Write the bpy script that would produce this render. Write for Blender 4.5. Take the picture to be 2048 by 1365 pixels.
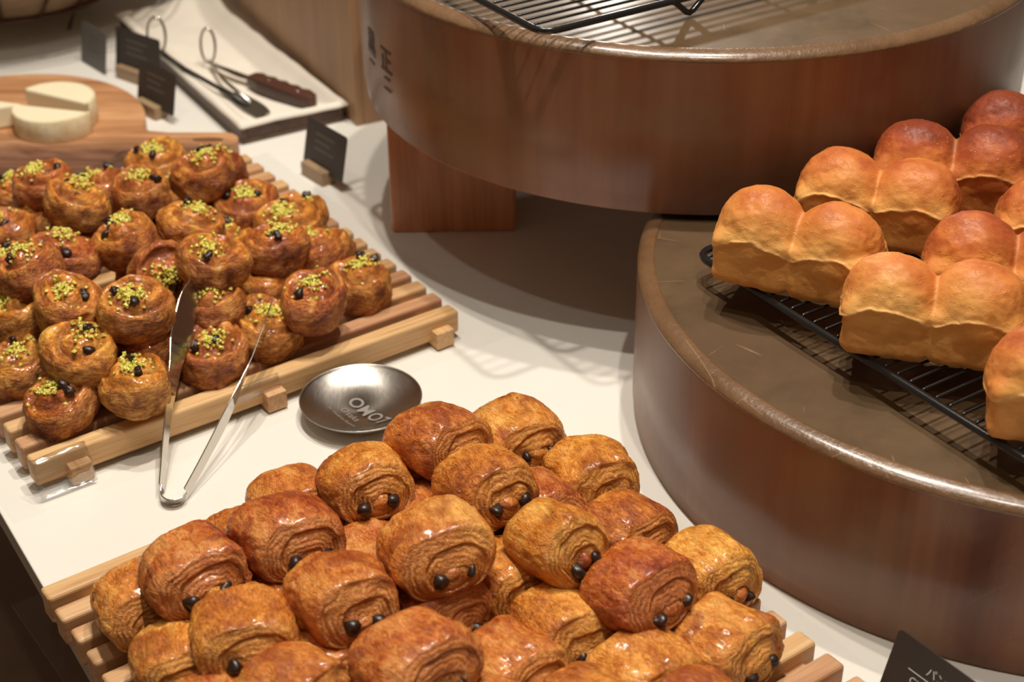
import bpy, bmesh, math, random
import numpy as np
from mathutils import Vector, Matrix, Euler

# ------------------------------------------------------------------ scene basics
S = bpy.context.scene
for o in list(bpy.data.objects):
    bpy.data.objects.remove(o)
COL = S.collection
PI = math.pi

# camera: 0.95 m above the table top, looking down 31.8 degrees
CAM_H, F_PX, PITCH, ROLL = 0.95, 3187.4, math.radians(31.77), -0.0086
cam_d = bpy.data.cameras.new('camera')
cam = bpy.data.objects.new('camera', cam_d)
COL.objects.link(cam)
S.camera = cam
cam_d.sensor_width = 36.0
cam_d.lens = F_PX / 2048.0 * 36.0
_R = Vector((1, 0, 0)); _U = Vector((0, math.sin(PITCH), math.cos(PITCH))); _B = Vector((0, -math.cos(PITCH), math.sin(PITCH)))
_c, _s = math.cos(ROLL), math.sin(ROLL)
_r = _R * _c + _U * _s
_u = _U * _c - _R * _s
cam.matrix_world = Matrix(((_r.x, _u.x, _B.x, 0), (_r.y, _u.y, _B.y, 0), (_r.z, _u.z, _B.z, CAM_H), (0, 0, 0, 1)))
cam_d.clip_start = 0.05
cam_d.dof.use_dof = True
cam_d.dof.focus_distance = 1.45
cam_d.dof.aperture_fstop = 5.6

# world: dim warm room
W = bpy.data.worlds.new('room'); S.world = W
W.use_nodes = True
W.node_tree.nodes['Background'].inputs[0].default_value = (1.0, 0.76, 0.54, 1)
W.node_tree.nodes['Background'].inputs[1].default_value = 0.14

# ceiling spots above the buffet (first three positions read from the shadows of the wire rack)
def spot(name, loc, aim, power, size=1.25, blend=0.6, rad=0.03, col=(1.0, 0.92, 0.81)):
    l = bpy.data.lights.new(name, 'SPOT')
    l.energy = power; l.spot_size = size; l.spot_blend = blend; l.shadow_soft_size = rad; l.color = col
    o = bpy.data.objects.new(name, l); COL.objects.link(o)
    o.location = loc
    o.rotation_euler = (Vector(aim) - Vector(loc)).to_track_quat('-Z', 'Y').to_euler()
    return o
spot('ceiling_spot', (0.34, 1.72, 2.6), (0.10, 1.40, 0), 96)
spot('ceiling_spot', (-0.08, 1.42, 2.6), (-0.10, 1.35, 0), 78)
spot('ceiling_spot', (-0.32, 1.81, 2.6), (-0.15, 1.55, 0), 80)
spot('ceiling_spot', (0.30, 0.75, 2.6), (0.35, 1.15, 0.2), 62)
spot('ceiling_spot', (-0.55, 0.60, 2.6), (-0.25, 1.10, 0), 18)
spot('far_low_spot', (0.27, 4.1, 1.16), (0.10, 1.60, 0.36), 42, 0.42, 0.8, 0.05)  # unseen low source behind, added for the glare on the upper drum top

S.view_settings.view_transform = 'Standard'
S.view_settings.look = 'None'
S.view_settings.gamma = 1.0
S.view_settings.use_curve_mapping = False
S.view_settings.exposure = 0.0

# ------------------------------------------------------------------ helpers
def un(px, py, z=0.0):
    """world point at height z that the photograph shows at pixel (px, py)"""
    x = (px - 1024) / F_PX; y = -(py - 682.5) / F_PX
    x, y = _c * x - _s * y, _s * x + _c * y
    d = (x, y * math.sin(PITCH) + math.cos(PITCH), y * math.cos(PITCH) - math.sin(PITCH))
    t = (z - CAM_H) / d[2]
    return Vector((d[0] * t, d[1] * t, z))

def link(o, parent=None):
    COL.objects.link(o)
    if parent is not None:
        o.parent = parent
    return o

def mesh(name, verts, faces, mat, parent=None, smooth=True, attrs=None):
    m = bpy.data.meshes.new(name)
    m.from_pydata([tuple(v) for v in verts], [], [tuple(int(i) for i in f) for f in faces])
    m.update()
    if smooth:
        m.polygons.foreach_set('use_smooth', [True] * len(m.polygons))
    if attrs:
        for k, a in attrs.items():
            at = m.attributes.new(k, 'FLOAT', 'POINT')
            at.data.foreach_set('value', np.asarray(a, dtype=np.float32))
    if mat: m.materials.append(mat)
    return m

def obj(name, me, parent=None, loc=(0, 0, 0), rot=(0, 0, 0)):
    o = bpy.data.objects.new(name, me)
    o.location = loc; o.rotation_euler = rot
    return link(o, parent)

def empty(name, loc=(0, 0, 0), rot=(0, 0, 0)):
    o = bpy.data.objects.new(name, None)
    o.empty_display_size = 0.02
    o.location = loc; o.rotation_euler = rot
    return link(o)

def tag(o, label=None, cat=None, group=None, kind=None):
    if label: o['label'] = label
    if cat: o['category'] = cat
    if group: o['group'] = group
    if kind: o['kind'] = kind
    return o

def bm_mesh(name, bm, mat, smooth=True):
    me = bpy.data.meshes.new(name)
    bm.normal_update()
    bm.to_mesh(me); bm.free()
    if smooth:
        me.polygons.foreach_set('use_smooth', [True] * len(me.polygons))
    if mat: me.materials.append(mat)
    return me

def rbox(name, x0, x1, y0, y1, z0, z1, mat, r=0.002, seg=2):
    bm = bmesh.new()
    bmesh.ops.create_cube(bm, size=1.0)
    for v in bm.verts:
        v.co = ((x0 + x1) / 2 + v.co.x * (x1 - x0), (y0 + y1) / 2 + v.co.y * (y1 - y0), (z0 + z1) / 2 + v.co.z * (z1 - z0))
    if r > 0:
        bmesh.ops.bevel(bm, geom=bm.edges[:], offset=r, segments=seg, profile=0.5, affect='EDGES', clamp_overlap=True)
    return bm_mesh(name, bm, mat, smooth=False)

def prism(name, pts, z0, z1, mat, r=0.0, seg=2, hole=None):
    """extruded outline (list of xy), optionally with a hole outline of the same point order"""
    bm = bmesh.new()
    vs = [bm.verts.new((p[0], p[1], z0)) for p in pts]
    es = [bm.edges.new((vs[i], vs[(i + 1) % len(vs)])) for i in range(len(vs))]
    if hole:
        hv = [bm.verts.new((p[0], p[1], z0)) for p in hole]
        es += [bm.edges.new((hv[i], hv[(i + 1) % len(hv)])) for i in range(len(hv))]
        bmesh.ops.triangle_fill(bm, edges=es, use_beauty=True)
        faces = bm.faces[:]
    else:
        faces = [bm.faces.new(vs)]
    ext = bmesh.ops.extrude_face_region(bm, geom=faces)
    up = [g for g in ext['geom'] if isinstance(g, bmesh.types.BMVert)]
    for v in up: v.co.z = z1
    bmesh.ops.recalc_face_normals(bm, faces=bm.faces[:])
    if r > 0:
        ed = [e for e in bm.edges if len(e.link_faces) == 2 and e.calc_face_angle(0) > 1.0 and abs(e.verts[0].co.z - e.verts[1].co.z) < 1e-6]
        bmesh.ops.bevel(bm, geom=ed, offset=r, segments=seg, profile=0.5, affect='EDGES', clamp_overlap=True)
    return bm_mesh(name, bm, mat, smooth=False)

def tube_geo(pts, r, n=10, closed=False, caps=True):
    P = [Vector(p) for p in pts]
    N = len(P)
    rr = r if hasattr(r, '__len__') else [r] * N
    tang = []
    for i in range(N):
        a = P[(i - 1) % N] if closed or i > 0 else P[i]
        b = P[(i + 1) % N] if closed or i < N - 1 else P[i]
        tang.append((b - a).normalized())
    nrm = tang[0].orthogonal().normalized()
    V, Fc = [], []
    for i in range(N):
        nrm = (nrm - tang[i] * nrm.dot(tang[i])).normalized()
        bi = tang[i].cross(nrm)
        for k in range(n):
            a = 2 * PI * k / n
            V.append(P[i] + (nrm * math.cos(a) + bi * math.sin(a)) * rr[i])
    for i in range(N if closed else N - 1):
        j = (i + 1) % N
        for k in range(n):
            k2 = (k + 1) % n
            Fc.append((i * n + k, i * n + k2, j * n + k2, j * n + k))
    if caps and not closed:
        Fc.append(tuple(range(n - 1, -1, -1)))
        Fc.append(tuple((N - 1) * n + k for k in range(n)))
    return V, Fc

def tube(name, pts, r, mat, n=10, closed=False):
    V, Fc = tube_geo(pts, r, n, closed)
    return mesh(name, V, Fc, mat)

def round_path(pts, rad, closed=True, seg=6):
    out = []
    N = len(pts)
    for i in range(N):
        p = Vector(pts[i])
        if not closed and (i == 0 or i == N - 1):
            out.append(p); continue
        a = Vector(pts[(i - 1) % N]); b = Vector(pts[(i + 1) % N])
        da = (a - p).normalized(); db = (b - p).normalized()
        s0 = p + da * rad; s1 = p + db * rad
        for k in range(seg + 1):
            t = k / seg
            out.append(s0 * (1 - t) ** 2 + p * 2 * t * (1 - t) + s1 * t * t)
    return out

def lathe(name, prof, mat, n=96, closed_top=True):
    """prof: list of (r, z) from the bottom up"""
    V, Fc = [], []
    for r, z in prof:
        for k in range(n):
            a = 2 * PI * k / n
            V.append((r * math.cos(a), r * math.sin(a), z))
    for i in range(len(prof) - 1):
        for k in range(n):
            k2 = (k + 1) % n
            Fc.append((i * n + k, i * n + k2, (i + 1) * n + k2, (i + 1) * n + k))
    if closed_top:
        if prof[0][0] > 1e-6: Fc.append(tuple(range(n - 1, -1, -1)))
        if prof[-1][0] > 1e-6: Fc.append(tuple((len(prof) - 1) * n + k for k in range(n)))
    return mesh(name, V, Fc, mat)

# --- vectorised value noise
_rs = np.random.RandomState(7)
_LAT = _rs.rand(64, 64, 64).astype(np.float32) * 2 - 1
def vnoise(P):
    P = np.asarray(P, dtype=np.float64)
    I = np.floor(P).astype(int); Fr = P - I
    Fr = Fr * Fr * (3 - 2 * Fr)
    x0, y0, z0 = (I[..., k] & 63 for k in range(3))
    x1, y1, z1 = ((I[..., k] + 1) & 63 for k in range(3))
    fx, fy, fz = Fr[..., 0], Fr[..., 1], Fr[..., 2]
    L = _LAT
    a = L[x0, y0, z0] * (1 - fx) + L[x1, y0, z0] * fx
    b = L[x0, y1, z0] * (1 - fx) + L[x1, y1, z0] * fx
    c = L[x0, y0, z1] * (1 - fx) + L[x1, y0, z1] * fx
    d = L[x0, y1, z1] * (1 - fx) + L[x1, y1, z1] * fx
    return (a * (1 - fy) + b * fy) * (1 - fz) + (c * (1 - fy) + d * fy) * fz
def fbm(P, oct=3):
    v = 0; a = 1.0; P = np.asarray(P)
    for k in range(oct):
        v = v + a * vnoise(P + 17.3 * k); P = P * 2.03; a *= 0.5
    return v

# ------------------------------------------------------------------ materials
class Mat:
    """tiny node-graph builder"""
    def __init__(s, name):
        s.m = bpy.data.materials.new(name); s.m.use_nodes = True
        s.t = s.m.node_tree; s.n = s.t.nodes; s.l = s.t.links
        s.b = s.n['Principled BSDF']
    def node(s, typ, **kw):
        x = s.n.new(typ)
        for k, v in kw.items(): setattr(x, k, v)
        return x
    def set(s, inp, v):
        i = s.b.inputs[inp]
        if hasattr(v, 'is_output'): s.l.new(v, i)
        else: i.default_value = v
        return s
    def lk(s, a, b): s.l.new(a, b)
    def coord(s, which='Object', scale=(1, 1, 1), jitter=0.0, rot=(0, 0, 0)):
        tc = s.node('ShaderNodeTexCoord').outputs[which]
        if jitter:
            oi = s.node('ShaderNodeObjectInfo').outputs['Random']
            mu = s.node('ShaderNodeMath', operation='MULTIPLY'); s.lk(oi, mu.inputs[0]); mu.inputs[1].default_value = jitter
            va = s.node('ShaderNodeVectorMath', operation='ADD'); s.lk(tc, va.inputs[0]); s.lk(mu.outputs[0], va.inputs[1]); tc = va.outputs[0]
        mp = s.node('ShaderNodeMapping'); s.lk(tc, mp.inputs[0]); mp.inputs['Scale'].default_value = scale; mp.inputs['Rotation'].default_value = rot
        return mp.outputs[0]
    def noise(s, vec, scale, detail=3, rough=0.55, dist=0.0):
        x = s.node('ShaderNodeTexNoise'); s.lk(vec, x.inputs['Vector'])
        x.inputs['Scale'].default_value = scale; x.inputs['Detail'].default_value = detail
        x.inputs['Roughness'].default_value = rough; x.inputs['Distortion'].default_value = dist
        return x.outputs['Fac']
    def voro(s, vec, scale, feature='F1', out='Distance'):
        x = s.node('ShaderNodeTexVoronoi', feature=feature); s.lk(vec, x.inputs['Vector']); x.inputs['Scale'].default_value = scale
        return x.outputs[out]
    def ramp(s, fac, stops, interp='LINEAR'):
        x = s.node('ShaderNodeValToRGB'); s.lk(fac, x.inputs[0]); e = x.color_ramp.elements; x.color_ramp.interpolation = interp
        while len(e) < len(stops): e.new(0.5)
        for el, (p, c) in zip(e, stops):
            el.position = p; el.color = (c, c, c, 1) if not hasattr(c, '__len__') else (*c[:3], 1)
        return x.outputs['Color']
    def mix(s, fac, a, b, typ='MIX'):
        x = s.node('ShaderNodeMix', data_type='RGBA', blend_type=typ)
        for i, v in ((0, fac), (6, a), (7, b)):
            if hasattr(v, 'is_output'): s.lk(v, x.inputs[i])
            elif i == 0: x.inputs[0].default_value = v
            else: x.inputs[i].default_value = (*v[:3], 1)
        return x.outputs[2]
    def math(s, op, a, b=None, clamp=False):
        x = s.node('ShaderNodeMath', operation=op, use_clamp=clamp)
        for i, v in ((0, a), (1, b)):
            if v is None: continue
            if hasattr(v, 'is_output'): s.lk(v, x.inputs[i])
            else: x.inputs[i].default_value = v
        return x.outputs[0]
    def attr(s, name, out='Fac'):
        return s.node('ShaderNodeAttribute', attribute_name=name).outputs[out]
    def rand(s): return s.node('ShaderNodeObjectInfo').outputs['Random']
    def bump(s, h, strength=0.3, dist=0.001, prev=None):
        x = s.node('ShaderNodeBump'); x.inputs['Strength'].default_value = strength; x.inputs['Distance'].default_value = dist
        s.lk(h, x.inputs['Height'])
        if prev is not None: s.lk(prev, x.inputs['Normal'])
        s.lk(x.outputs[0], s.b.inputs['Normal'])
        return x.outputs[0]

def srgb(r, g, b):
    f = lambda c: (c / 255 / 12.92) if c / 255 <= 0.04045 else ((c / 255 + 0.055) / 1.055) ** 2.4
    return (f(r), f(g), f(b))

M = {}
def m_plain(name, col, rough=0.5, metal=0.0, coat=0.0, spec=0.5):
    k = Mat(name); k.set('Base Color', (*col, 1)).set('Roughness', rough).set('Metallic', metal).set('Coat Weight', coat).set('Specular IOR Level', spec)
    M[name] = k.m; return k

# tablecloth
k = Mat('white_cloth'); v = k.coord('Object')
n = k.noise(v, 3.0, 4)
k.set('Base Color', k.ramp(n, [(0.3, srgb(228, 224, 215)), (0.7, srgb(238, 235, 227))])).set('Roughness', 0.55).set('Specular IOR Level', 0.3)
b = k.bump(k.noise(v, 6.0, 3, 0.5), 0.25, 0.004); k.bump(k.noise(v, 1400.0, 1), 0.08, 0.0004, b)
M['cloth'] = k.m
k = Mat('napkin_cloth'); v = k.coord('Object')
k.set('Base Color', (*srgb(240, 232, 218), 1)).set('Roughness', 0.8).set('Specular IOR Level', 0.2); k.bump(k.noise(v, 900, 2), 0.2, 0.0005); M['napkin'] = k.m
m_plain('table_edge', srgb(176, 172, 160), 0.6)
k = Mat('dark_floor'); v = k.coord('Object'); k.set('Base Color', k.ramp(k.noise(v, 5, 4), [(0.3, srgb(126, 98, 80)), (0.7, srgb(150, 118, 98))])).set('Roughness', 0.7); M['floor'] = k.m

def wood(name, cols, along='X', scale=1.0, rough=0.5, coat=0.0, jitter=3.0, ring=60.0, vary=0.12, bump=0.15):
    k = Mat(name)
    st = {'X': (0.06, 1, 1), 'Y': (1, 0.06, 1), 'Z': (1, 1, 0.06)}[along]
    v = k.coord('Object', tuple(s * scale for s in st), jitter)
    n1 = k.noise(v, 55, 4, 0.6, 0.6)
    n2 = k.noise(v, 260, 3, 0.6)
    w = k.math('ADD', k.math('MULTIPLY', n1, 0.65), k.math('MULTIPLY', n2, 0.35))
    c = k.ramp(w, [(0.32, cols[0]), (0.5, cols[1]), (0.68, cols[2])])
    hsv = k.node('ShaderNodeHueSaturation'); k.lk(c, hsv.inputs['Color'])
    rv = k.math('ADD', k.math('MULTIPLY', k.rand(), 2 * vary), 1 - vary); k.lk(rv, hsv.inputs['Value'])
    rh = k.math('ADD', k.math('MULTIPLY', k.rand(), 0.024), 0.486); k.lk(rh, hsv.inputs['Hue'])
    k.set('Base Color', hsv.outputs[0]).set('Roughness', rough).set('Coat Weight', coat).set('Coat Roughness', 0.25)
    k.bump(n2, bump, 0.0006)
    M[name] = k.m
wood('slat_wood', (srgb(176, 128, 86), srgb(206, 162, 114), srgb(224, 188, 140)), 'X', 1.0, 0.5)
wood('bar_wood', (srgb(176, 128, 86), srgb(206, 162, 114), srgb(224, 188, 140)), 'Y', 1.0, 0.5)
wood('riser_wood', (srgb(168, 112, 72), srgb(194, 136, 92), srgb(208, 154, 110)), 'Z', 0.7, 0.4, 0.15)
wood('crate_wood', (srgb(156, 120, 88), srgb(168, 130, 97), srgb(178, 140, 105)), 'Z', 0.5, 0.5)
wood('tray_wood', (srgb(66, 50, 38), srgb(90, 68, 52), srgb(108, 84, 66)), 'X', 0.8, 0.5)
wood('handle_wood', (srgb(60, 38, 28), srgb(84, 54, 40), srgb(104, 70, 52)), 'X', 1.0, 0.4)
wood('stand_wood', (srgb(146, 122, 90), srgb(162, 138, 104), srgb(174, 150, 116)), 'X', 1.0, 0.5)

# acacia board: banded along its length, dark heartwood at the front
k = Mat('acacia_board'); v = k.coord('Object', (0.12, 1, 1)); n1 = k.noise(v, 22, 5, 0.65, 1.2); n2 = k.noise(v, 200, 3, 0.6)
sx = k.node('ShaderNodeSeparateXYZ'); k.lk(k.node('ShaderNodeTexCoord').outputs['Object'], sx.inputs[0])
dark = k.math('ADD', k.math('MULTIPLY', sx.outputs[1], -18.0), -0.30, True)
cA = k.ramp(n1, [(0.3, srgb(150, 98, 62)), (0.5, srgb(196, 142, 98)), (0.68, srgb(222, 172, 124))])
cB = k.ramp(n1, [(0.34, srgb(56, 36, 27)), (0.52, srgb(108, 72, 54)), (0.66, srgb(150, 106, 80))])
k.set('Base Color', k.mix(dark, cA, cB)).set('Roughness', 0.5); k.bump(n2, 0.12, 0.0006); M['acacia'] = k.m

# lacquered drums
def drum_mat(name, cols, streak, rough, coat, bumps, scr=0.6):
    k = Mat(name)
    v = k.coord('Object', streak, 5.0)
    v0 = k.coord('Object', (1, 1, 1), 5.0)
    n1 = k.noise(v, 14, 5, 0.6, 0.4)
    n2 = k.noise(v0, 7, 4, 0.6)
    c = k.ramp(n1, [(0.3, cols[0]), (0.5, cols[1]), (0.72, cols[2])])
    c = k.mix(k.ramp(n2, [(0.4, 0.0), (0.62, 0.65)]), c, cols[3])
    # fine pale scratches
    cr = k.voro(k.coord('Object', (1, 1, 0.5), 2.0), 9.0, 'DISTANCE_TO_EDGE')
    crm = k.math('MULTIPLY', k.ramp(cr, [(0.0, 1.0), (0.004, 0.0)]), k.ramp(k.noise(v0, 16, 2), [(0.54, 0.0), (0.60, 1.0)]))
    c = k.mix(k.math('MULTIPLY', crm, scr), c, srgb(176, 140, 104))
    k.set('Base Color', c).set('Coat Weight', coat).set('Coat Roughness', 0.22).set('Specular IOR Level', 0.42)
    k.set('Roughness', k.ramp(n2, [(0.3, rough), (0.7, rough + 0.15)]))
    b = k.bump(k.noise(v0, bumps[0], 3), bumps[1], 0.002)
    k.bump(k.noise(v0, 420, 2), 0.12, 0.0006, b)
    M[name] = k.m
drum_mat('drum_side', (srgb(100, 56, 38), srgb(132, 84, 58), srgb(152, 104, 76), srgb(134, 108, 84)), (1, 1, 0.05), 0.27, 0.0, (16, 0.10), 0.12)
drum_mat('drum_top', (srgb(74, 56, 36), srgb(92, 72, 48), srgb(106, 84, 60), srgb(88, 64, 40)), (1, 1, 1), 0.42, 0.25, (30, 0.06))
drum_mat('drum_rim', (srgb(98, 70, 46), srgb(118, 88, 60), srgb(134, 102, 72), srgb(108, 78, 52)), (1, 1, 1), 0.28, 0.9, (150, 0.6))

m_plain('black_wire', (0.012, 0.012, 0.013), 0.22, 0.0, 0.3)
m_plain('black_card', srgb(56, 51, 48), 0.5)
m_plain('grey_card', srgb(96, 94, 90), 0.55)
m_plain('white_print', srgb(225, 222, 216), 0.6)
m_plain('faint_print', srgb(92, 85, 81), 0.6)
m_plain('drum_ink', srgb(58, 46, 38), 0.5)
m_plain('chocolate', srgb(44, 26, 19), 0.38, coat=0.15)
M['chocolate'].node_tree.nodes['Principled BSDF'].inputs['Coat Roughness'].default_value = 0.15
k = Mat('raisin'); v = k.coord('Object', (1, 1, 1), 3.0); k.set('Base Color', (*srgb(46, 28, 22), 1)).set('Roughness', 0.25); k.bump(k.noise(v, 500, 3), 0.8, 0.001); M['raisin'] = k.m
k = Mat('pistachio'); v = k.coord('Object')
k.set('Base Color', k.ramp(k.noise(v, 420, 1), [(0.3, srgb(164, 166, 44)), (0.48, srgb(222, 212, 92)), (0.7, srgb(240, 230, 146))])).set('Roughness', 0.55); M['pistachio'] = k.m
# brushed steel
k = Mat('steel'); v = k.coord('Object', (1, 0.02, 1)); n = k.noise(v, 500, 2)
k.set('Base Color', (*srgb(176, 170, 162), 1)).set('Metallic', 1.0).set('Roughness', k.ramp(n, [(0.3, 0.27), (0.7, 0.31)])).set('Anisotropic', 0.6); M['steel'] = k.m
k = Mat('polished_steel'); k.set('Base Color', (*srgb(205, 200, 192), 1)).set('Metallic', 1.0).set('Roughness', 0.2); M['tongs_steel'] = k.m
m_plain('engraving', srgb(150, 144, 138), 0.7, 0.3)
# cheese
m_plain('cheese_paste', srgb(246, 236, 202), 0.6)
k = Mat('cheese_rind'); v = k.coord('Object'); k.set('Base Color', k.ramp(k.noise(v, 60, 4), [(0.3, srgb(222, 198, 150)), (0.7, srgb(244, 234, 204))])).set('Roughness', 0.8); k.bump(k.noise(v, 300, 3), 0.3, 0.001); M['cheese_rind'] = k.m
# clear plastic sheet
def clear(name, gloss, base):
    k = Mat(name); out = k.n['Material Output']; k.n.remove(k.b)
    tr = k.node('ShaderNodeBsdfTransparent'); tr.inputs[0].default_value = (1, 1, 1, 1)
    gl = k.node('ShaderNodeBsdfGlossy'); gl.inputs['Roughness'].default_value = 0.12
    fr = k.node('ShaderNodeLayerWeight'); fr.inputs[0].default_value = 0.5
    mx = k.node('ShaderNodeMixShader'); k.lk(k.math('ADD', k.math('MULTIPLY', k.math('POWER', fr.outputs['Facing'], 4.0), gloss), base), mx.inputs[0]); k.lk(tr.outputs[0], mx.inputs[1]); k.lk(gl.outputs[0], mx.inputs[2])
    k.lk(mx.outputs[0], out.inputs[0]); M[name] = k.m
clear('clear_sheet', 0.35, 0.01); clear('clear_tape', 0.6, 0.16)

# croissant dough crust (chocolate rolls)
k = Mat('flaky_crust')
v = k.coord('Object', (1, 1, 1), 4.0); vs = k.coord('Object', (0.5, 1, 1), 4.0)
n1 = k.noise(v, 38, 3, 0.6, 0.6); n2 = k.noise(vs, 230, 5, 0.75, 1.2); n3 = k.noise(v, 14, 2, 0.5)
w = k.math('ADD', k.math('MULTIPLY', n1, 0.36), k.math('ADD', k.math('MULTIPLY', n2, 0.46), k.math('MULTIPLY', n3, 0.30)))
c = k.ramp(w, [(0.40, srgb(112, 44, 13)), (0.49, srgb(162, 78, 24)), (0.57, srgb(198, 114, 40)), (0.68, srgb(228, 164, 84))])
gl = k.ramp(k.noise(k.coord('Object', (1, 1, 1), 9.0), 19, 2, 0.5, 0.8), [(0.55, 0.0), (0.64, 1.0)])      # egg-wash glazed patches
c = k.mix(k.math('MULTIPLY', gl, 0.6), c, srgb(136, 52, 18))
lam = k.attr('lam'); cap = k.attr('cap')
lw = k.math('SINE', k.math('ADD', k.math('MULTIPLY', lam, 6.2832 * 1.35), k.math('ADD', k.math('MULTIPLY', n1, 15.0), k.math('MULTIPLY', n2, 3.0))))
lw01 = k.math('ADD', k.math('MULTIPLY', k.math('MULTIPLY', lw, 0.5), k.ramp(k.noise(v, 62, 2), [(0.38, 0.15), (0.58, 1.0)])), 0.5)
cc = k.ramp(k.math('ADD', k.math('MULTIPLY', lw01, 0.55), k.math('MULTIPLY', w, 0.6)), [(0.2, srgb(140, 70, 24)), (0.52, srgb(184, 108, 44)), (0.9, srgb(222, 160, 86))])
c = k.mix(k.math('MULTIPLY', cap, 0.75), c, cc)
spots = k.math('MULTIPLY', k.ramp(k.voro(v, 70), [(0.06, 1.0), (0.1, 0.0)]), k.ramp(k.noise(v, 20, 1), [(0.55, 0.0), (0.6, 0.8)]))
c = k.mix(spots, c, srgb(62, 26, 14))
hsv = k.node('ShaderNodeHueSaturation'); k.lk(c, hsv.inputs['Color'])
k.lk(k.math('ADD', k.math('MULTIPLY', k.rand(), 0.32), 1.03), hsv.inputs['Value'])
k.lk(k.math('ADD', k.math('MULTIPLY', k.rand(), 0.02), 0.492), hsv.inputs['Hue'])
k.set('Base Color', hsv.outputs[0]).set('Roughness', k.mix(gl, k.ramp(n2, [(0.35, 0.30), (0.65, 0.5)]), (0.3, 0.3, 0.3))).set('Coat Weight', 0.4).set('Coat Roughness', 0.16)
b1 = k.bump(k.noise(vs, 105, 4, 0.66, 1.8), 1.0, 0.0036)
b2 = k.bump(k.noise(vs, 300, 3, 0.7, 1.8), 0.8, 0.0015, b1)
k.bump(k.math('MULTIPLY', lw01, k.math('MULTIPLY', cap, n1)), 0.6, 0.0009, b2)
M['flaky'] = k.m

# danish swirl crust
k = Mat('glazed_crust')
v = k.coord('Object', (1, 1, 1), 4.0); vz = k.coord('Object', (0.5, 0.5, 1.6), 4.0)
n1 = k.noise(v, 44, 4, 0.6, 0.5); n2 = k.noise(vz, 240, 4, 0.7, 1.0)
top = k.attr('top'); groove = k.attr('groove')
w = k.math('ADD', k.math('MULTIPLY', n1, 0.48), k.math('MULTIPLY', n2, 0.52))
c = k.ramp(w, [(0.38, srgb(92, 42, 16)), (0.46, srgb(140, 76, 30)), (0.54, srgb(184, 118, 52)), (0.64, srgb(220, 166, 96))])
g = k.ramp(w, [(0.36, srgb(140, 60, 18)), (0.5, srgb(200, 112, 32)), (0.64, srgb(236, 172, 72))])
c = k.mix(k.math('MULTIPLY', top, 0.7), c, g)
c = k.mix(k.math('MULTIPLY', groove, 0.55), c, srgb(98, 46, 18))
hsv = k.node('ShaderNodeHueSaturation'); k.lk(c, hsv.inputs['Color'])
k.lk(k.math('ADD', k.math('MULTIPLY', k.rand(), 0.32), 1.05), hsv.inputs['Value'])
k.lk(k.math('ADD', k.math('MULTIPLY', k.rand(), 0.02), 0.49), hsv.inputs['Hue'])
k.set('Base Color', hsv.outputs[0]).set('Roughness', k.ramp(top, [(0.2, 0.5), (0.8, 0.28)])).set('Coat Weight', k.math('MULTIPLY', top, 0.6)).set('Coat Roughness', 0.08)
b1 = k.bump(k.noise(v, 110, 4, 0.65, 1.2), 0.9, 0.0036); k.bump(n2, 0.9, 0.0024, b1)
M['danish'] = k.m

# brioche
k = Mat('brioche_crust')
v = k.coord('Object', (1, 1, 1), 4.0)
crust = k.attr('crust'); seam = k.attr('seam')
n1 = k.noise(v, 26, 4, 0.55, 0.3); n2 = k.noise(v, 120, 3, 0.6)
oc = k.node('ShaderNodeObjectInfo').outputs['Color']; sx = k.node('ShaderNodeSeparateColor'); k.lk(oc, sx.inputs[0])
f = k.math('ADD', k.math('ADD', crust, k.math('MULTIPLY', k.math('SUBTRACT', n1, 0.5), 0.7)), k.math('MULTIPLY', k.math('SUBTRACT', sx.outputs[0], 0.5), 0.9))
c = k.ramp(f, [(0.0, srgb(236, 178, 100)), (0.3, srgb(224, 154, 80)), (0.55, srgb(208, 124, 62)), (0.8, srgb(172, 84, 44)), (1.0, srgb(132, 60, 36))])
c = k.mix(k.math('MULTIPLY', seam, 0.8), c, srgb(232, 184, 122))
sp = k.math('MULTIPLY', k.ramp(k.voro(v, 170), [(0.1, 1.0), (0.2, 0.0)]), k.ramp(k.noise(v, 22, 2), [(0.52, 0.0), (0.62, 0.7)]))
c = k.mix(sp, c, srgb(232, 170, 112))
k.set('Base Color', c).set('Roughness', k.ramp(crust, [(0.2, 0.65), (0.7, 0.46)])).set('Specular IOR Level', 0.3)
b1 = k.bump(n2, 0.3, 0.0012); b2 = k.bump(sp, 0.5, 0.0008, b1)
wr = k.noise(k.coord('Object', (1, 1, 2.2), 4.0), 40, 2, 0.5, 2.2)
k.bump(k.ramp(wr, [(0.47, 0.0), (0.5, 1.0), (0.53, 0.0)]), 0.3, 0.0012, b2)
M['brioche'] = k.m
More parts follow.
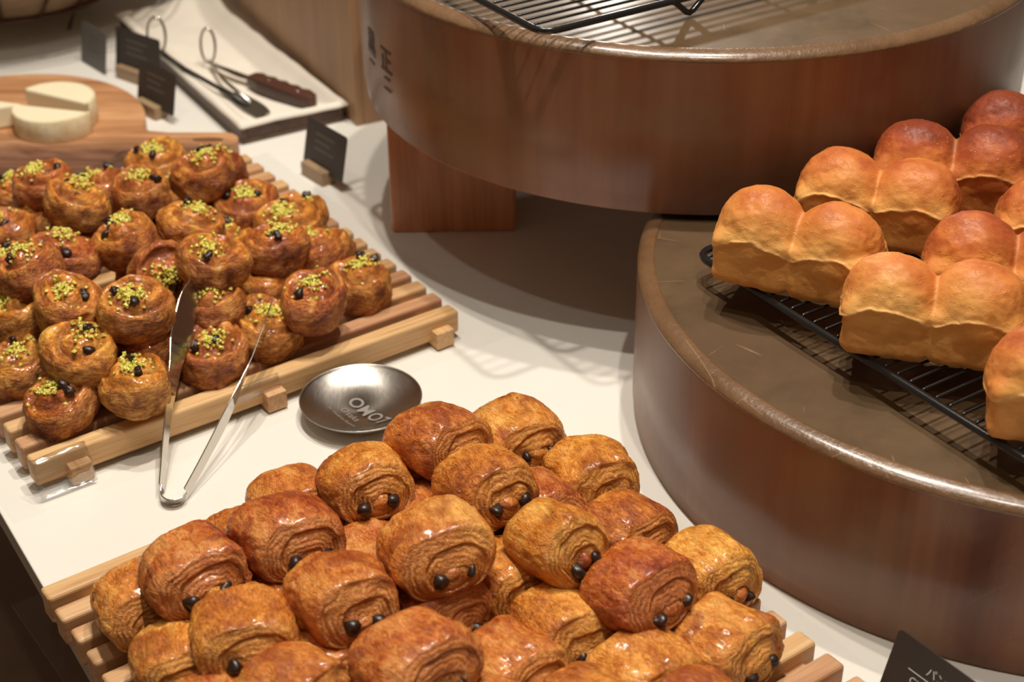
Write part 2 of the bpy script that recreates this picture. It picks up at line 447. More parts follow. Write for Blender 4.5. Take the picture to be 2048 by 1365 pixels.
PB = [[-0.3099, 1.0234, 0.0625], [-0.267, 0.9497, 0.0625], [-0.2643, 1.0165, 0.1018], [-0.2127, 0.9466, 0.0962], [-0.1663, 0.8819, 0.0943], [-0.2331, 1.0906, 0.0649], [-0.1991, 1.1543, 0.0625], [-0.1891, 1.0539, 0.109], [-0.1991, 1.0265, 0.0625], [-0.1492, 0.9424, 0.0625], [-0.1331, 1.1437, 0.0955], [-0.0725, 1.1261, 0.0625], [-0.1253, 1.0718, 0.0625], [-0.1368, 0.9761, 0.1066], [-0.0669, 1.0086, 0.0673], [-0.0772, 0.8977, 0.1106], [-0.0665, 1.1902, 0.1076], [-0.025, 1.1256, 0.1035], [-0.0648, 1.0256, 0.1167], [-0.0065, 1.0479, 0.0625], [-0.006, 0.9359, 0.0658], [0.0031, 1.2646, 0.0625], [0.0738, 1.1954, 0.0625], [0.0225, 1.1411, 0.0667], [0.0329, 1.045, 0.1051], [0.0974, 1.1122, 0.0625], [0.0417, 0.9905, 0.0625], [0.1004, 1.0012, 0.0917], [0.1647, 1.058, 0.0625], [0.1687, 0.968, 0.0625], [0.1029, 0.9328, 0.0625], [0.0548, 0.8796, 0.0706], [-0.1014, 0.8877, 0.0632], [-0.2219, 0.8928, 0.0625], [-0.0164, 0.8648, 0.0734], [0.1406, 0.8725, 0.073], [-0.0333, 1.1872, 0.0625], [-0.1059, 1.1919, 0.0625]]
PA = [[-0.5531, 1.7092, 0.1142], [-0.5048, 1.6572, 0.1155], [-0.5685, 1.6998, 0.0739], [-0.5806, 1.6349, 0.0889], [-0.4347, 1.6927, 0.1134], [-0.3703, 1.7296, 0.1163], [-0.4479, 1.8389, 0.079], [-0.4297, 1.5709, 0.1131], [-0.3613, 1.5953, 0.1134], [-0.4939, 1.5408, 0.1086], [-0.3806, 1.5302, 0.0885], [-0.3171, 1.5006, 0.1225], [-0.5577, 1.5361, 0.091], [-0.5129, 1.4785, 0.1246], [-0.3167, 1.7138, 0.0811], [-0.2632, 1.5818, 0.0971], [-0.2625, 1.669, 0.0779], [-0.2207, 1.614, 0.0697], [-0.1754, 1.5642, 0.057], [-0.2779, 1.568, 0.0555], [-0.2161, 1.4875, 0.0826], [-0.3224, 1.4755, 0.0837], [-0.268, 1.4746, 0.0555], [-0.4591, 1.4256, 0.1131], [-0.3853, 1.4069, 0.121], [-0.5206, 1.4536, 0.0856], [-0.5646, 1.4979, 0.0555], [-0.4404, 1.364, 0.0923], [-0.5123, 1.403, 0.0555], [-0.38, 1.4115, 0.0796], [-0.377, 1.3426, 0.0707], [-0.4547, 1.3297, 0.0555], [-0.3159, 1.4226, 0.0563], [-0.4932, 1.7339, 0.0928], [-0.3665, 1.7838, 0.0893], [-0.3234, 1.769, 0.0555], [-0.2634, 1.7289, 0.0555], [-0.5991, 1.7637, 0.0721], [-0.5175, 1.3685, 0.0919], [-0.4393, 1.4613, 0.0739], [-0.4089, 1.6932, 0.0555], [-0.3373, 1.5295, 0.0555], [-0.5023, 1.6855, 0.0555], [-0.4123, 1.584, 0.0555], [-0.4937, 1.495, 0.0555], [-0.5271, 1.6192, 0.0555], [-0.3409, 1.6636, 0.0555], [-0.4359, 1.3979, 0.0555], [-0.3742, 1.4691, 0.0555], [-0.4829, 1.7642, 0.0555], [-0.4063, 1.7951, 0.0555], [-0.5762, 1.5679, 0.0555]]

# ------------------------------------------------------------------ the setting
UDIR = Vector((0.528, -0.849, 0)); NDIR = Vector((0.849, 0.528, 0))   # along / into the table
TA = math.atan2(UDIR.y, UDIR.x)
EDGE = Vector((-0.430, 1.1187, 0))
tag(obj('floor', mesh('floor', [(-4, -3, -0.75), (4, -3, -0.75), (4, 6, -0.75), (-4, 6, -0.75)], [(0, 1, 2, 3)], M['floor'])), kind='structure')

tb = empty('buffet_table', (EDGE.x, EDGE.y, -0.75), (0, 0, TA))
tag(tb, 'long buffet table with a dark grey edge under the white cloth', 'table')
obj('tabletop', rbox('tabletop', -2.3, 1.1, 0.004, 2.2, 0.705, 0.746, M['table_edge'], 0.004), tb)
for lx, ly in ((-2.2, 0.12), (1.0, 0.12), (-2.2, 2.1), (1.0, 2.1)):
    obj('leg', rbox('leg', lx - 0.03, lx + 0.03, ly - 0.03, ly + 0.03, 0, 0.705, M['table_edge'], 0.004), tb)
cl = obj('tablecloth', rbox('tablecloth', -2.3, 1.1, 0.0, 2.2, -0.004, 0.0, M['cloth'], 0.0015), None, (EDGE.x, EDGE.y, 0), (0, 0, TA))
tag(cl, 'smooth white cloth spread flat over the whole buffet table', 'tablecloth')

# ------------------------------------------------------------------ wooden drums
def drum(name, c, R, z0, z1, label):
    h = z1 - z0
    e = empty(name, (c[0], c[1], z0))
    tag(e, label, 'drum', 'round wooden display drums')
    bw = 0.017
    prof = [(R - 0.004, 0), (R - 0.002, 0.002), (R - 0.002, 0.016), (R, 0.0175), (R, h * 0.5), (R, h - 0.010)]
    obj('side_veneer', lathe('side_veneer', prof, M['drum_side'], 180, False), e)
    rim = [(R, h - 0.010), (R + 0.0004, h - 0.0085), (R - 0.0006, h - 0.0066), (R - 0.0032, h - 0.0037), (R - 0.0082, h - 0.0013), (R - 0.0135, h - 0.0002), (R - bw + 0.001, h), (R - bw, h - 0.0008)]
    obj('rim', lathe('rim', rim, M['drum_rim'], 180, False), e)
    obj('top_panel', lathe('top_panel', [(R - bw, h - 0.0012), (R * 0.6, h - 0.0012), (R * 0.2, h - 0.0012), (0.002, h - 0.0012)], M['drum_top'], 120, False), e)
    obj('base_panel', lathe('base_panel', [(0.002, 0.0005), (R - 0.004, 0.0)], M['drum_side'], 120, False), e)
    return e
LC, LR, LZ = (0.5361, 1.3827), 0.4096, 0.1754
UC, UR, UZ0, UZ1 = (0.2224, 1.8881), 0.4043, 0.1814, 0.3618
drum('display_drum', LC, LR, 0.0, LZ, 'lower round brown wooden drum carrying the brioche loaves')
ud = drum('display_drum', UC, UR, UZ0, UZ1, 'upper round brown wooden drum with inked characters, raised on a block')
# thin felt pads that keep the two drums apart
pd = obj('spacer_pad', lathe('spacer_pad', [(0.05, LZ), (0.052, LZ + 0.001), (0.052, UZ0 - 0.0005), (0.05, UZ0)], M['black_card'], 32), None, (0.47, 1.70, 0))
tag(pd, 'thin dark spacer pad in the gap between the two drums', 'pad')
# wooden riser block under the upper drum
rb = obj('riser_block', rbox('riser_block', 0, 0.158, 0, 0.16, 0, UZ0, M['riser_wood'], 0.004), None, (-0.1515, 1.797, 0), (0, 0, 0.008))
tag(rb, 'reddish brown wooden block holding up the left of the upper drum', 'block')

# inked characters on the upper drum
def text_mesh(body, size, mat, name, spacing=1.0, align='CENTER', offset=0.0):
    c = bpy.data.curves.new('lettering', 'FONT'); c.body = body; c.size = size; c.align_x = align; c.space_character = spacing; c.resolution_u = 3; c.offset = offset
    o = bpy.data.objects.new('lettering_source', c); COL.objects.link(o)
    bpy.context.view_layer.update()
    me = bpy.data.meshes.new_from_object(o.evaluated_get(bpy.context.evaluated_depsgraph_get()))
    bpy.data.objects.remove(o); bpy.data.curves.remove(c)
    me.name = name
    me.materials.clear(); me.materials.append(mat)
    return me
def wrap_on_drum(me, R, phi0, z0):
    for v in me.vertices:
        p = phi0 + v.co.x / R
        v.co = ((R + 0.0006) * math.cos(p), (R + 0.0006) * math.sin(p), z0 + v.co.y)
    return me
def drum_phi(px, py):
    d = un(px, py, 0.0).xy.normalized(); c = Vector(UC)
    t = d.dot(c) - math.sqrt(max(UR ** 2 - (c - d * d.dot(c)).length_squared, 0))
    p = d * t - c
    return math.atan2(p.y, p.x) % (2 * PI)
for body, px, py, z, sz in (('黒', 743, 95, 0.078, 0.034), ('一', 744, 125, 0.056, 0.024), ('正', 771, 112, 0.074, 0.034), ('二', 774, 150, 0.050, 0.022)):
    obj('inked_character', wrap_on_drum(text_mesh(body, sz, M['drum_ink'], 'inked_character', offset=0.0006), UR, drum_phi(px, py), z), ud)

# ------------------------------------------------------------------ slatted wooden racks
SL_P, SL_W, SL_L = 0.0331, 0.0209, 0.498
def slat_rack(name, origin, ang, label, zt, nsl=16):
    """origin: right back corner of the first slat on top"""
    e = empty(name, (origin[0], origin[1], 0.002), (0, 0, ang))
    tag(e, label, 'rack', 'slatted wooden display racks')
    sl = rbox('slat', -SL_L, 0, -SL_W, 0, 0.006, zt - 0.002, M['slat_wood'], 0.0035, 3)
    for i in range(nsl):
        obj('slat', sl, e, (random.uniform(-.0012, .0012), -i * SL_P, random.uniform(-.0004, .0004)))
    yb = -(nsl - 1) * SL_P - SL_W
    cb = rbox('crossbar', -0.0115, 0.0115, yb - 0.012, 0.012, 0.0, 0.021, M['bar_wood'], 0.0015)
    for x in (-0.455, -0.238, -0.026):
        obj('crossbar', cb, e, (x, 0, 0))
    return e
random.seed(4)
aA = 0.6126
A0 = (-0.3448 - math.sin(aA) * SL_W, 1.9487 + math.cos(aA) * SL_W)
slat_rack('slatted_rack', A0, aA, 'slatted light wood rack under the pistachio swirls beside the tongs', 0.036)
B0 = (-0.0106, 1.361); aB = 0.6206
slat_rack('slatted_rack', B0, aB, 'slatted light wood rack under the chocolate rolls in front', 0.037)

# clear plastic sheets below the racks
def sheet(o, ang, x0, x1, y0, y1, label):
    s = obj('plastic_sheet', rbox('plastic_sheet', x0, x1, y0, y1, 0.0003, 0.0018, M['clear_sheet'], 0), None, (o[0], o[1], 0), (0, 0, ang))
    tag(s, label, 'plastic sheet', 'clear sheets below the racks')
sheet(A0, aA, -0.535, 0.055, -0.550, 0.05, 'thin clear plastic sheet lying under the pistachio swirl rack')
sheet(B0, aB, -0.515, 0.045, -0.60, 0.035, 'thin clear plastic sheet under the front rack, overhanging the table edge')

# clear tape at the near corner of the swirl rack
def local(o, ang, x, y, z):
    return Vector((o[0] + x * math.cos(ang) - y * math.sin(ang), o[1] + x * math.sin(ang) + y * math.cos(ang), z))
def crinkle_strip(name, pts, width_dir, w, label, amp=0.0008):
    V, Fc = [], []; n = len(pts); m = 9
    for i, p in enumerate(pts):
        for j in range(m):
            q = Vector(p) + Vector(width_dir) * (j / (m - 1) - 0.5) * w
            q += Vector((0, 0, 1)) * amp * float(vnoise(np.array([q.x * 160, q.y * 160, i * 0.9])))
            V.append(q)
    for i in range(n - 1):
        for j in range(m - 1):
            Fc.append((i * m + j, (i + 1) * m + j, (i + 1) * m + j + 1, i * m + j + 1))
    o = obj(name, mesh(name, V, Fc, M['clear_tape']))
    md = o.modifiers.new('thickness', 'SOLIDIFY'); md.thickness = 0.0003
    tag(o, label, 'tape', 'bits of clear tape on the swirl rack')
yF = -15 * SL_P - SL_W
ex = Vector((math.cos(aA), math.sin(aA), 0))
crinkle_strip('clear_tape', [local(A0, aA, -0.4725, yF + 0.004, 0.0385), local(A0, aA, -0.4725, yF - 0.001, 0.0375), local(A0, aA, -0.4725, yF - 0.004, 0.032), local(A0, aA, -0.4725, yF - 0.013, 0.025), local(A0, aA, -0.4725, yF - 0.0145, 0.014), local(A0, aA, -0.4725, yF - 0.018, 0.004)], ex, 0.058, 'crinkled clear tape wrapped over the near left corner of the swirl rack', 0.0016)
crinkle_strip('clear_tape', [local(A0, aA, -0.255, yF + 0.002, 0.0385), local(A0, aA, -0.255, yF - 0.0012, 0.037), local(A0, aA, -0.255, yF - 0.0025, 0.028), local(A0, aA, -0.255, yF - 0.004, 0.022)], ex, 0.052, 'shiny clear tape on the swirl rack front right of the tongs', 0.0008)

# ------------------------------------------------------------------ black wire racks
def wire_rack(name, corner, e1, e2, L1, L2, h, label, pitch, foot1):
    """rails along e1 (length L1) and e2 (length L2); thin wires run along e1 and stand along e2"""
    e = empty(name, corner)
    tag(e, label, 'wire rack', 'black wire cooling racks')
    e1 = Vector((*e1, 0)); e2 = Vector((*e2, 0)); r = 0.0038
    Z = Vector((0, 0, h - r))
    pts = round_path([Z, Z + e1 * L1, Z + e1 * L1 + e2 * L2, Z + e2 * L2], 0.022)
    obj('frame', tube('frame', pts, r, M['black_wire'], 12, True), e)
    w = tube('wire', [Vector((0, 0, 0)) + e1 * 0.001, e1 * 0.004 + Vector((0, 0, 0.0016)), e1 * (L1 - 0.004) + Vector((0, 0, 0.0016)), e1 * (L1 - 0.001)], 0.0015, M['black_wire'], 6)
    n = int((L2 - 0.03) / pitch)
    for i in range(n + 1):
        obj('wire', w, e, Z + e2 * (0.017 + i * pitch) + Vector((0, 0, 0.0020)))
    for f in (0.35, 0.72):
        obj('brace', tube('brace', [Z + e1 * L1 * f + e2 * 0.002 + Vector((0, 0, -0.0012)), Z + e1 * L1 * f + e2 * (L2 - 0.002) + Vector((0, 0, -0.0012))], 0.0016, M['black_wire'], 8), e)
    # V-shaped feet hanging from the rails
    for (o, d, s) in foot1:
        a = e1 if d == 1 else e2; base = (e1 * o[0] + e2 * o[1])
        pv = [Z + base - a * 0.026, Z + base - a * 0.020 + Vector((0, 0, -0.002)), base - a * 0.004 + Vector((0, 0, 0.0052)), base + Vector((0, 0, 0.0037)), base + a * 0.004 + Vector((0, 0, 0.0052)), Z + base + a * 0.020 + Vector((0, 0, -0.002)), Z + base + a * 0.026]
        obj('foot', tube('foot', pv, 0.0034, M['black_wire'], 10), e)
    return e
n1 = (0.839, 0.545); u1 = (-0.545, 0.839)
wire_rack('wire_rack', (0.0326, 1.4905, UZ1), n1, u1, 0.44, 0.44, 0.0245, 'black wire cooling rack on top of the upper drum', 0.0150,
          [((0.185, 0), 1, 0), ((0.185, 0.44), 1, 0), ((0.36, 0), 1, 0), ((0.36, 0.44), 1, 0)])
zr = 0.028
wire_rack('wire_rack', (0.179, 1.364, LZ), (0.834, 0.551), (0.551, -0.834), 0.50, 0.50, zr + 0.0038, 'black wire cooling rack under the brioche loaves', 0.0148,
          [((0.10, 0), 1, 0), ((0.40, 0), 1, 0), ((0.13, 0.50), 1, 0), ((0.40, 0.50), 1, 0)])
ZL = LZ + zr + 0.0038 + 0.0016     # where the loaves stand

# ------------------------------------------------------------------ brioche loaves
def cube_dirs(n):
    V = {}; Fc = []; L = []
    def vid(p):
        q = tuple(np.round(p, 6))
        if q not in V: V[q] = len(L); L.append(p)
        return V[q]
    g = np.tan(np.linspace(-PI / 4, PI / 4, n + 1))
    for ax in range(3):
        for s in (-1, 1):
            idx = np.empty((n + 1, n + 1), int)
            for i in range(n + 1):
                for j in range(n + 1):
                    p = [0, 0, 0]; p[ax] = s; p[(ax + 1) % 3] = g[i]; p[(ax + 2) % 3] = g[j]
                    idx[i, j] = vid(np.array(p, float))
            for i in range(n):
                for j in range(n):
                    f = (idx[i, j], idx[i + 1, j], idx[i + 1, j + 1], idx[i, j + 1])
                    Fc.append(f if s > 0 else f[::-1])
    D = np.array(L); D /= np.linalg.norm(D, axis=1)[:, None]
    return D, Fc
_D, _DF = cube_dirs(72)
def smin(a, b, k):
    h = np.clip(0.5 + 0.5 * (b - a) / k, 0, 1)
    return b * (1 - h) + a * h - k * h * (1 - h)
def brioche_mesh(seed, tall=1.0, lean=0.0):
    sd = np.array([seed * 3.7, seed * 1.9, seed * 5.3])
    rs = np.random.RandomState(seed)
    hl = 0.047 * rs.uniform(0.98, 1.03); hr = 0.0475 * rs.uniform(0.98, 1.03)
    tl = 0.050 * tall * rs.uniform(0.95, 1.06); tr = 0.050 * tall * rs.uniform(0.95, 1.06)
    c0 = np.array([0, 0, 0.048])
    D = _D * np.array([1.6, 0.85, 1.0]); D /= np.linalg.norm(D, axis=1)[:, None]
    def rbx(p, c, h, r):
        q = np.abs(p - c) - (np.array(h) - r)
        return np.linalg.norm(np.maximum(q, 0), axis=1) + np.minimum(q.max(1), 0) - r
    def sdf(p):
        base = smin(rbx(p, np.array([-0.047, 0, 0.033]), (0.0485, 0.0445, 0.033), 0.013), rbx(p, np.array([0.047, 0, 0.033]), (0.0485, 0.0445, 0.033), 0.013), 0.004)
        def ell(c, r):
            q = (p - np.array(c)) / np.array(r); k0 = np.linalg.norm(q, axis=1); k1 = np.linalg.norm(q / np.array(r), axis=1)
            return k0 * (k0 - 1) / np.maximum(k1, 1e-9)
        dl = ell((-hl + 0.002, 0, 0.056), (0.0545, 0.0490, tl + 0.004)); dr = ell((hr - 0.002, 0, 0.056), (0.0545, 0.0490, tr + 0.004))
        return smin(base, smin(dl, dr, 0.004), 0.009)
    t = np.full(len(D), 0.15)
    for _ in range(60):
        t -= np.clip(sdf(c0 + D * t[:, None]), -0.02, 0.02) * 0.75
        t = np.maximum(t, 0.01)
    P = c0 + D * t[:, None]
    x, y, z = P.T
    xl = np.abs(np.abs(x) - 0.047) / 0.047
    zs = 0.064 - 0.017 * xl ** 2 + 0.003 * fbm(P * 60 + sd, 3)
    side = np.clip((np.maximum(np.abs(y) / 0.046, np.abs(x) / 0.097) - 0.86) / 0.08, 0, 1)
    ridge = np.exp(-((z - zs) / 0.0018) ** 2) * side
    under = np.clip((zs - z) / 0.004, 0, 1) * side
    disp = 0.0022 * fbm(P * 30 + sd, 2) + 0.0008 * fbm(P * 120 + sd, 2) + 0.0024 * ridge * (0.7 + 0.8 * vnoise(P * 55 + sd)) - 0.0026 * under * np.clip(z / 0.03, 0, 1)
    N = P - np.array([0, 0, 0.045]); N[:, 0] = np.sign(x) * np.maximum(np.abs(x) - 0.045, 0) ; N /= np.maximum(np.linalg.norm(N, axis=1), 1e-6)[:, None]
    P = P + N * disp[:, None]
    P[:, 2] = np.where(P[:, 2] < 0.0015, 0.0015 + (P[:, 2] - 0.0015) * 0.1, P[:, 2])
    P[:, 2] -= P[:, 2].min()
    upper = np.clip((z - zs) / 0.045, 0, 1)
    crust = np.where(z < zs, 0.30 + 0.12 * np.clip((0.03 - z) / 0.03, 0, 1), 0.16 + 0.62 * upper ** 0.9)
    crust = crust + 0.16 * np.clip((np.abs(x) - 0.080) / 0.02, 0, 1)
    crease = np.exp(-(x / 0.0028) ** 2) * np.clip((z - 0.03) / 0.03, 0, 1)
    return mesh('brioche_loaf', P, _DF, M['brioche'], attrs={'crust': crust, 'seam': np.clip(ridge * 0.9 + 0.35 * crease, 0, 1)})
LM = [brioche_mesh(1), brioche_mesh(2, 1.03), brioche_mesh(5, 0.97)]
LY = math.radians(-17)
def rotv(x, y, a): return Vector((x * math.cos(a) - y * math.sin(a), x * math.sin(a) + y * math.cos(a)))
LS = 0.79
bl1 = Vector((0.185, 1.286)) - rotv(-0.094 * LS, -0.046 * LS, LY)
bl5 = Vector((0.282, 1.170)) - rotv(-0.094 * LS, -0.046 * LS, LY)
bl8 = Vector((0.376, 1.042)) - rotv(-0.094 * LS, -0.046 * LS, LY)
LOAVES = [  # position, yaw, mesh, browning, label
    (bl1, -27, 1, 0.27, 'golden two-humped brioche loaf at the left end of the loaf rack'),
    (bl1 + Vector((0.091, 0.094)), -22, 0, 0.40, 'brown brioche loaf directly behind the leftmost loaf, against the upper drum'),
    (bl1 + Vector((0.180, 0.163)), -17, 2, 0.74, 'dark brown shiny brioche loaf, second from the back of its row'),
    (bl1 + Vector((0.288, 0.235)), -15, 0, 0.88, 'darkest brioche loaf with pale blisters, farthest back at the right edge'),
    (bl5, -16, 2, 0.26, 'golden brioche loaf with a clear wavy seam, front centre of the loaf rack'),
    (bl5 + Vector((0.087, 0.068)), -15, 1, 0.50, 'orange brown brioche loaf right behind the front centre loaf'),
    (bl5 + Vector((0.172, 0.146)), -15, 0, 0.55, 'reddish brioche loaf cut by the right edge, third back in the middle row'),
    (bl8, -15, 1, 0.40, 'orange brioche loaf nearest the camera, cut by the right edge'),
]
for p, yaw, mi, br, lab in LOAVES:
    o = obj('brioche_loaf', LM[mi], None, (p.x, p.y, ZL), (0, 0, math.radians(yaw)))
    o.color = (br, br, br, 1); o.scale = (LS, LS, LS)
    tag(o, lab, 'bread', 'brioche loaves on the lower drum')

# ------------------------------------------------------------------ chocolate rolls
def grid_faces(nr, na, first_pole=None, last_pole=None):
    Fc = []
    for i in range(nr - 1):
        a = i * na; b = (i + 1) * na
        for k in range(na):
            k2 = (k + 1) % na
            Fc.append((a + k, a + k2, b + k2, b + k))
    return Fc
def roll_mesh(seed):
    rs = np.random.RandomState(100 + seed); sd = rs.rand(3) * 40
    NA = 112
    a = 0.0388 * rs.uniform(0.96, 1.06); b = 0.0285 * rs.uniform(0.97, 1.08); K = rs.uniform(5.5, 7.5)
    th0 = rs.uniform(-2.3, -1.1) if seed % 2 else rs.uniform(-0.6, 0.2)
    bx = np.linspace(-0.0310, 0.0310, 37)
    capn = 44
    rho_cap = np.concatenate([[0.895, 0.862, 0.828], np.linspace(0.80, 0.012, capn)])
    xcap = np.concatenate([[0.0326, 0.0336, 0.0342], 0.0345 + 0.0062 * (1 - (np.linspace(0.80, 0.012, capn) / 0.8) ** 1.7)])
    cm = np.concatenate([[0.15, 0.5, 0.85], np.ones(capn)])
    rho = np.concatenate([rho_cap[::-1], 1 - 0.075 * (np.abs(bx) / 0.0310) ** 4.0, rho_cap])
    X = np.concatenate([-xcap[::-1], bx, xcap]); C = np.concatenate([cm[::-1], np.zeros(37), cm])
    th = np.linspace(0, 2 * PI, NA, endpoint=False)
    R_, T = np.meshgrid(rho, th, indexing='ij'); Xg = np.repeat(X[:, None], NA, 1); Cg = np.repeat(C[:, None], NA, 1)
    sp = ((T - th0) / (2 * PI)) % 1.0
    nexp = 2.0 / 2.4
    ct, st = np.cos(T), np.sin(T)
    grow = 1 + 0.055 * (sp - 0.5)
    Y = np.sign(ct) * np.abs(ct) ** nexp * a * R_ * grow
    Z = np.sign(st) * np.abs(st) ** nexp * b * R_ * grow
    Z = Z - 0.0075 * np.clip(1 - R_ / 0.85, 0, 1)
    ph = 1.3 * K * R_ + sp + 0.40 * fbm(np.stack([ct * 2.2, st * 2.2, Xg * 50], -1) + sd, 3)
    win = Cg * np.clip((R_ - 0.15) / 0.2, 0, 1)
    sgn = np.sign(Xg)
    sw = (2.6 * R_ + sp + 0.10 * fbm(np.stack([ct * 1.4, st * 1.4, sgn * 6.0], -1) + sd, 2)) % 1.0
    saw = np.where(sw < 0.86, sw / 0.86, (1 - sw) / 0.14)
    Xn = Xg - sgn * win * 0.0026 * (saw - 0.5) + sgn * win * (0.0006 + 0.0004 * vnoise(np.stack([Y * 60, Z * 60, sgn * 4.0], -1) + sd)) * (np.abs((ph % 1) - 0.5) * 2 - 0.5)
    Xn = Xn - sgn * 0.15 * (Z + 0.008) * np.clip((np.abs(Xg) - 0.010) / 0.020, 0, 1)
    Xn = Xn + sgn * Cg * 0.0028 * fbm(np.stack([Y * 55, Z * 55, sgn * 3.0], -1) + sd, 2)
    # outer skin overhang uneven along the rim
    Xn = Xn + 0.0025 * (1 - Cg) * np.clip((np.abs(Xg) - 0.016) / 0.0140, 0, 1) * sgn * fbm(np.stack([ct * 1.6, st * 1.6, sgn * 2.0], -1) + sd + 9, 2)
    P = np.stack([Xn, Y, Z], -1)
    lump = 0.0024 * fbm(P * 34 + sd, 2) + 0.0009 * fbm(P * np.array([60, 130, 130]) + sd, 3)
    wr = vnoise(P * np.array([70, 150, 150]) + sd + 5); lump = lump - 0.0007 * (np.abs(wr) < 0.12) * (1 - Cg)
    nr = np.stack([np.zeros_like(Y), ct, st], -1)
    P = P + nr * (lump * (1 - 0.6 * Cg))[..., None]
    # low-frequency deformation: taper, belly, twist
    tp = rs.uniform(-1.6, 1.6); P[..., 1] *= 1 + tp * P[..., 0]
    P[..., 2] += rs.uniform(-0.6, 0.6) * P[..., 0] * 0.1 + 2.0 * rs.uniform(-1, 1) * P[..., 1] * P[..., 0]
    zb = -0.0205
    P[..., 2] = np.where(P[..., 2] < zb, zb + (P[..., 2] - zb) * 0.25, P[..., 2])
    nr_, = [len(X)]
    V = P.reshape(-1, 3)
    Fc = grid_faces(nr_, NA)
    Fc = [f[::-1] for f in Fc]
    Fc.append(tuple(range(NA))); Fc.append(tuple((nr_ - 1) * NA + k for k in range(NA - 1, -1, -1)))
    return mesh('pastry_body', V, Fc, M['flaky'], attrs={'lam': (ph * (Cg > 0.05)).reshape(-1), 'cap': np.clip(Cg, 0, 1).reshape(-1)})
def blob_mesh(name, r, seed, mat, n=16, lump=0.25, freq=120):
    V, Fc = [], []
    m = n // 2
    th = np.linspace(0, 2 * PI, n, endpoint=False); ph = np.linspace(-PI / 2 + 0.08, PI / 2 - 0.08, m)
    for p in ph:
        for t in th:
            V.append((math.sin(p) * r[0], math.cos(p) * math.cos(t) * r[1], math.cos(p) * math.sin(t) * r[2]))
    V = np.array(V); V = V * (1 + lump * vnoise(V * freq + seed * 7.1))[:, None]
    Fc = [f[::-1] for f in grid_faces(m, n)]
    Fc.append(tuple(range(n))); Fc.append(tuple((m - 1) * n + k for k in range(n - 1, -1, -1)))
    return mesh(name, V, Fc, mat)
RM = [roll_mesh(i) for i in range(9)]
CH = [blob_mesh('chocolate_stick', (0.0090, 0.0062 - 0.0006 * i, 0.0050 + 0.0004 * i), i, M['chocolate'], 18, 0.55, 170) for i in range(3)]
INN = [blob_mesh('inner_dough', (0.0085, 0.0105, 0.0070), i + 5, M['flaky'], 18, 0.2, 90) for i in range(2)]

ROLLG = 'chocolate rolls on the front rack'
ROLLS = [  # index into PB, yaw, nose pitch, roll, width scale, label
    (0, -62, 0, 0, 1.0, 'chocolate roll lying lowest at the far left end of the front rack'),
    (1, -72, 4, 0, 1.0, 'matte chocolate roll low at the bottom left, in front of the leftmost roll'),
    (2, -60, 8, 6, 1.06, 'large blistered chocolate roll on top at the upper left of the front pile'),
    (3, -72, 8, 0, 1.0, 'glossy chocolate roll on top at lower left, its end facing the camera'),
    (4, -35, 2, 0, 1.0, 'chocolate roll cut by the bottom edge, left of centre'),
    (5, -60, 0, 0, 0.95, 'reddish chocolate roll half hidden behind the large blistered one, back left'),
    (6, -58, 0, 0, 1.0, 'chocolate roll lying along the back slat, left of the centre'),
    (7, -60, 8, -4, 1.04, 'chocolate roll with two chocolate tips, in front of the one on the back slat'),
    (8, -60, 0, 0, 0.95, 'tan chocolate roll mostly buried in the gap at left centre'),
    (9, -60, 0, 0, 1.0, 'flat pale chocolate roll buried low at bottom centre left'),
    (10, -66, 10, 5, 1.04, 'smooth chocolate roll on top at the back, nearest the steel dish'),
    (11, -50, 0, 0, 0.95, 'red brown chocolate roll wedged deep in the middle of the back'),
    (12, -62, 0, 0, 1.0, 'dark glazed chocolate roll tucked low in the centre left gap'),
    (13, -60, 10, -4, 1.04, 'chocolate roll with two dark eyes of chocolate, front centre left on top'),
    (14, -48, 0, 0, 1.05, 'wide wrinkled chocolate roll lying low at the centre'),
    (15, -52, 6, 4, 1.06, 'speckled chocolate roll at bottom centre, chocolate tips facing right'),
    (16, -48, 6, -6, 1.04, 'pale golden chocolate roll overlapping the steel dish at the back'),
    (17, -55, 10, 4, 1.03, 'chocolate roll on top in front of the pale golden one at the back'),
    (18, -66, 8, 8, 1.06, 'fat chocolate roll with a torn pale skin patch at the centre top'),
    (19, -58, 2, 0, 0.98, 'chocolate roll leaning low right of the torn-skinned centre roll'),
    (20, -50, 0, 0, 1.0, 'chocolate roll with a red glazed stripe at the bottom, right of centre'),
    (21, -58, 0, 0, 1.0, 'chocolate roll at the back right corner of the front rack, two tips showing'),
    (22, -66, 0, 0, 1.02, 'smooth red brown chocolate roll by the lower drum at the back right'),
    (23, -60, 0, 0, 0.85, 'small chocolate roll mostly hidden behind the narrow tilted one'),
    (24, -54, 14, 26, 0.80, 'narrow chocolate roll standing tilted on its side at the right centre'),
    (25, -48, 0, 0, 1.04, 'shiny golden chocolate roll in front of the red brown one by the drum'),
    (26, -62, 4, 0, 1.03, 'evenly browned chocolate roll standing alone low at right centre bottom'),
    (27, -50, 12, 6, 1.05, 'dark smooth chocolate roll with open layered end, on top at the right'),
    (28, -56, 0, 0, 1.0, 'crackled chocolate roll at the far right edge of the rack by the drum'),
    (29, -46, 0, 0, 1.05, 'honey coloured chocolate roll at the right front end of the rack'),
    (30, -52, 0, 0, 1.03, 'red glossy chocolate roll at the bottom edge left of the honey coloured one'),
    (31, -40, 0, 0, 1.0, 'chocolate roll of which only a brown back shows at the bottom edge, right of centre'),
]
HIDR = {33: 'chocolate roll at the bottom edge, farthest left along that edge', 34: 'chocolate roll low at the bottom edge near the middle',
        35: 'chocolate roll at the bottom edge, farthest right along that edge', 37: 'chocolate roll buried between the two rolls nearest the steel dish', 36: 'chocolate roll buried under the rolls at the back centre'}
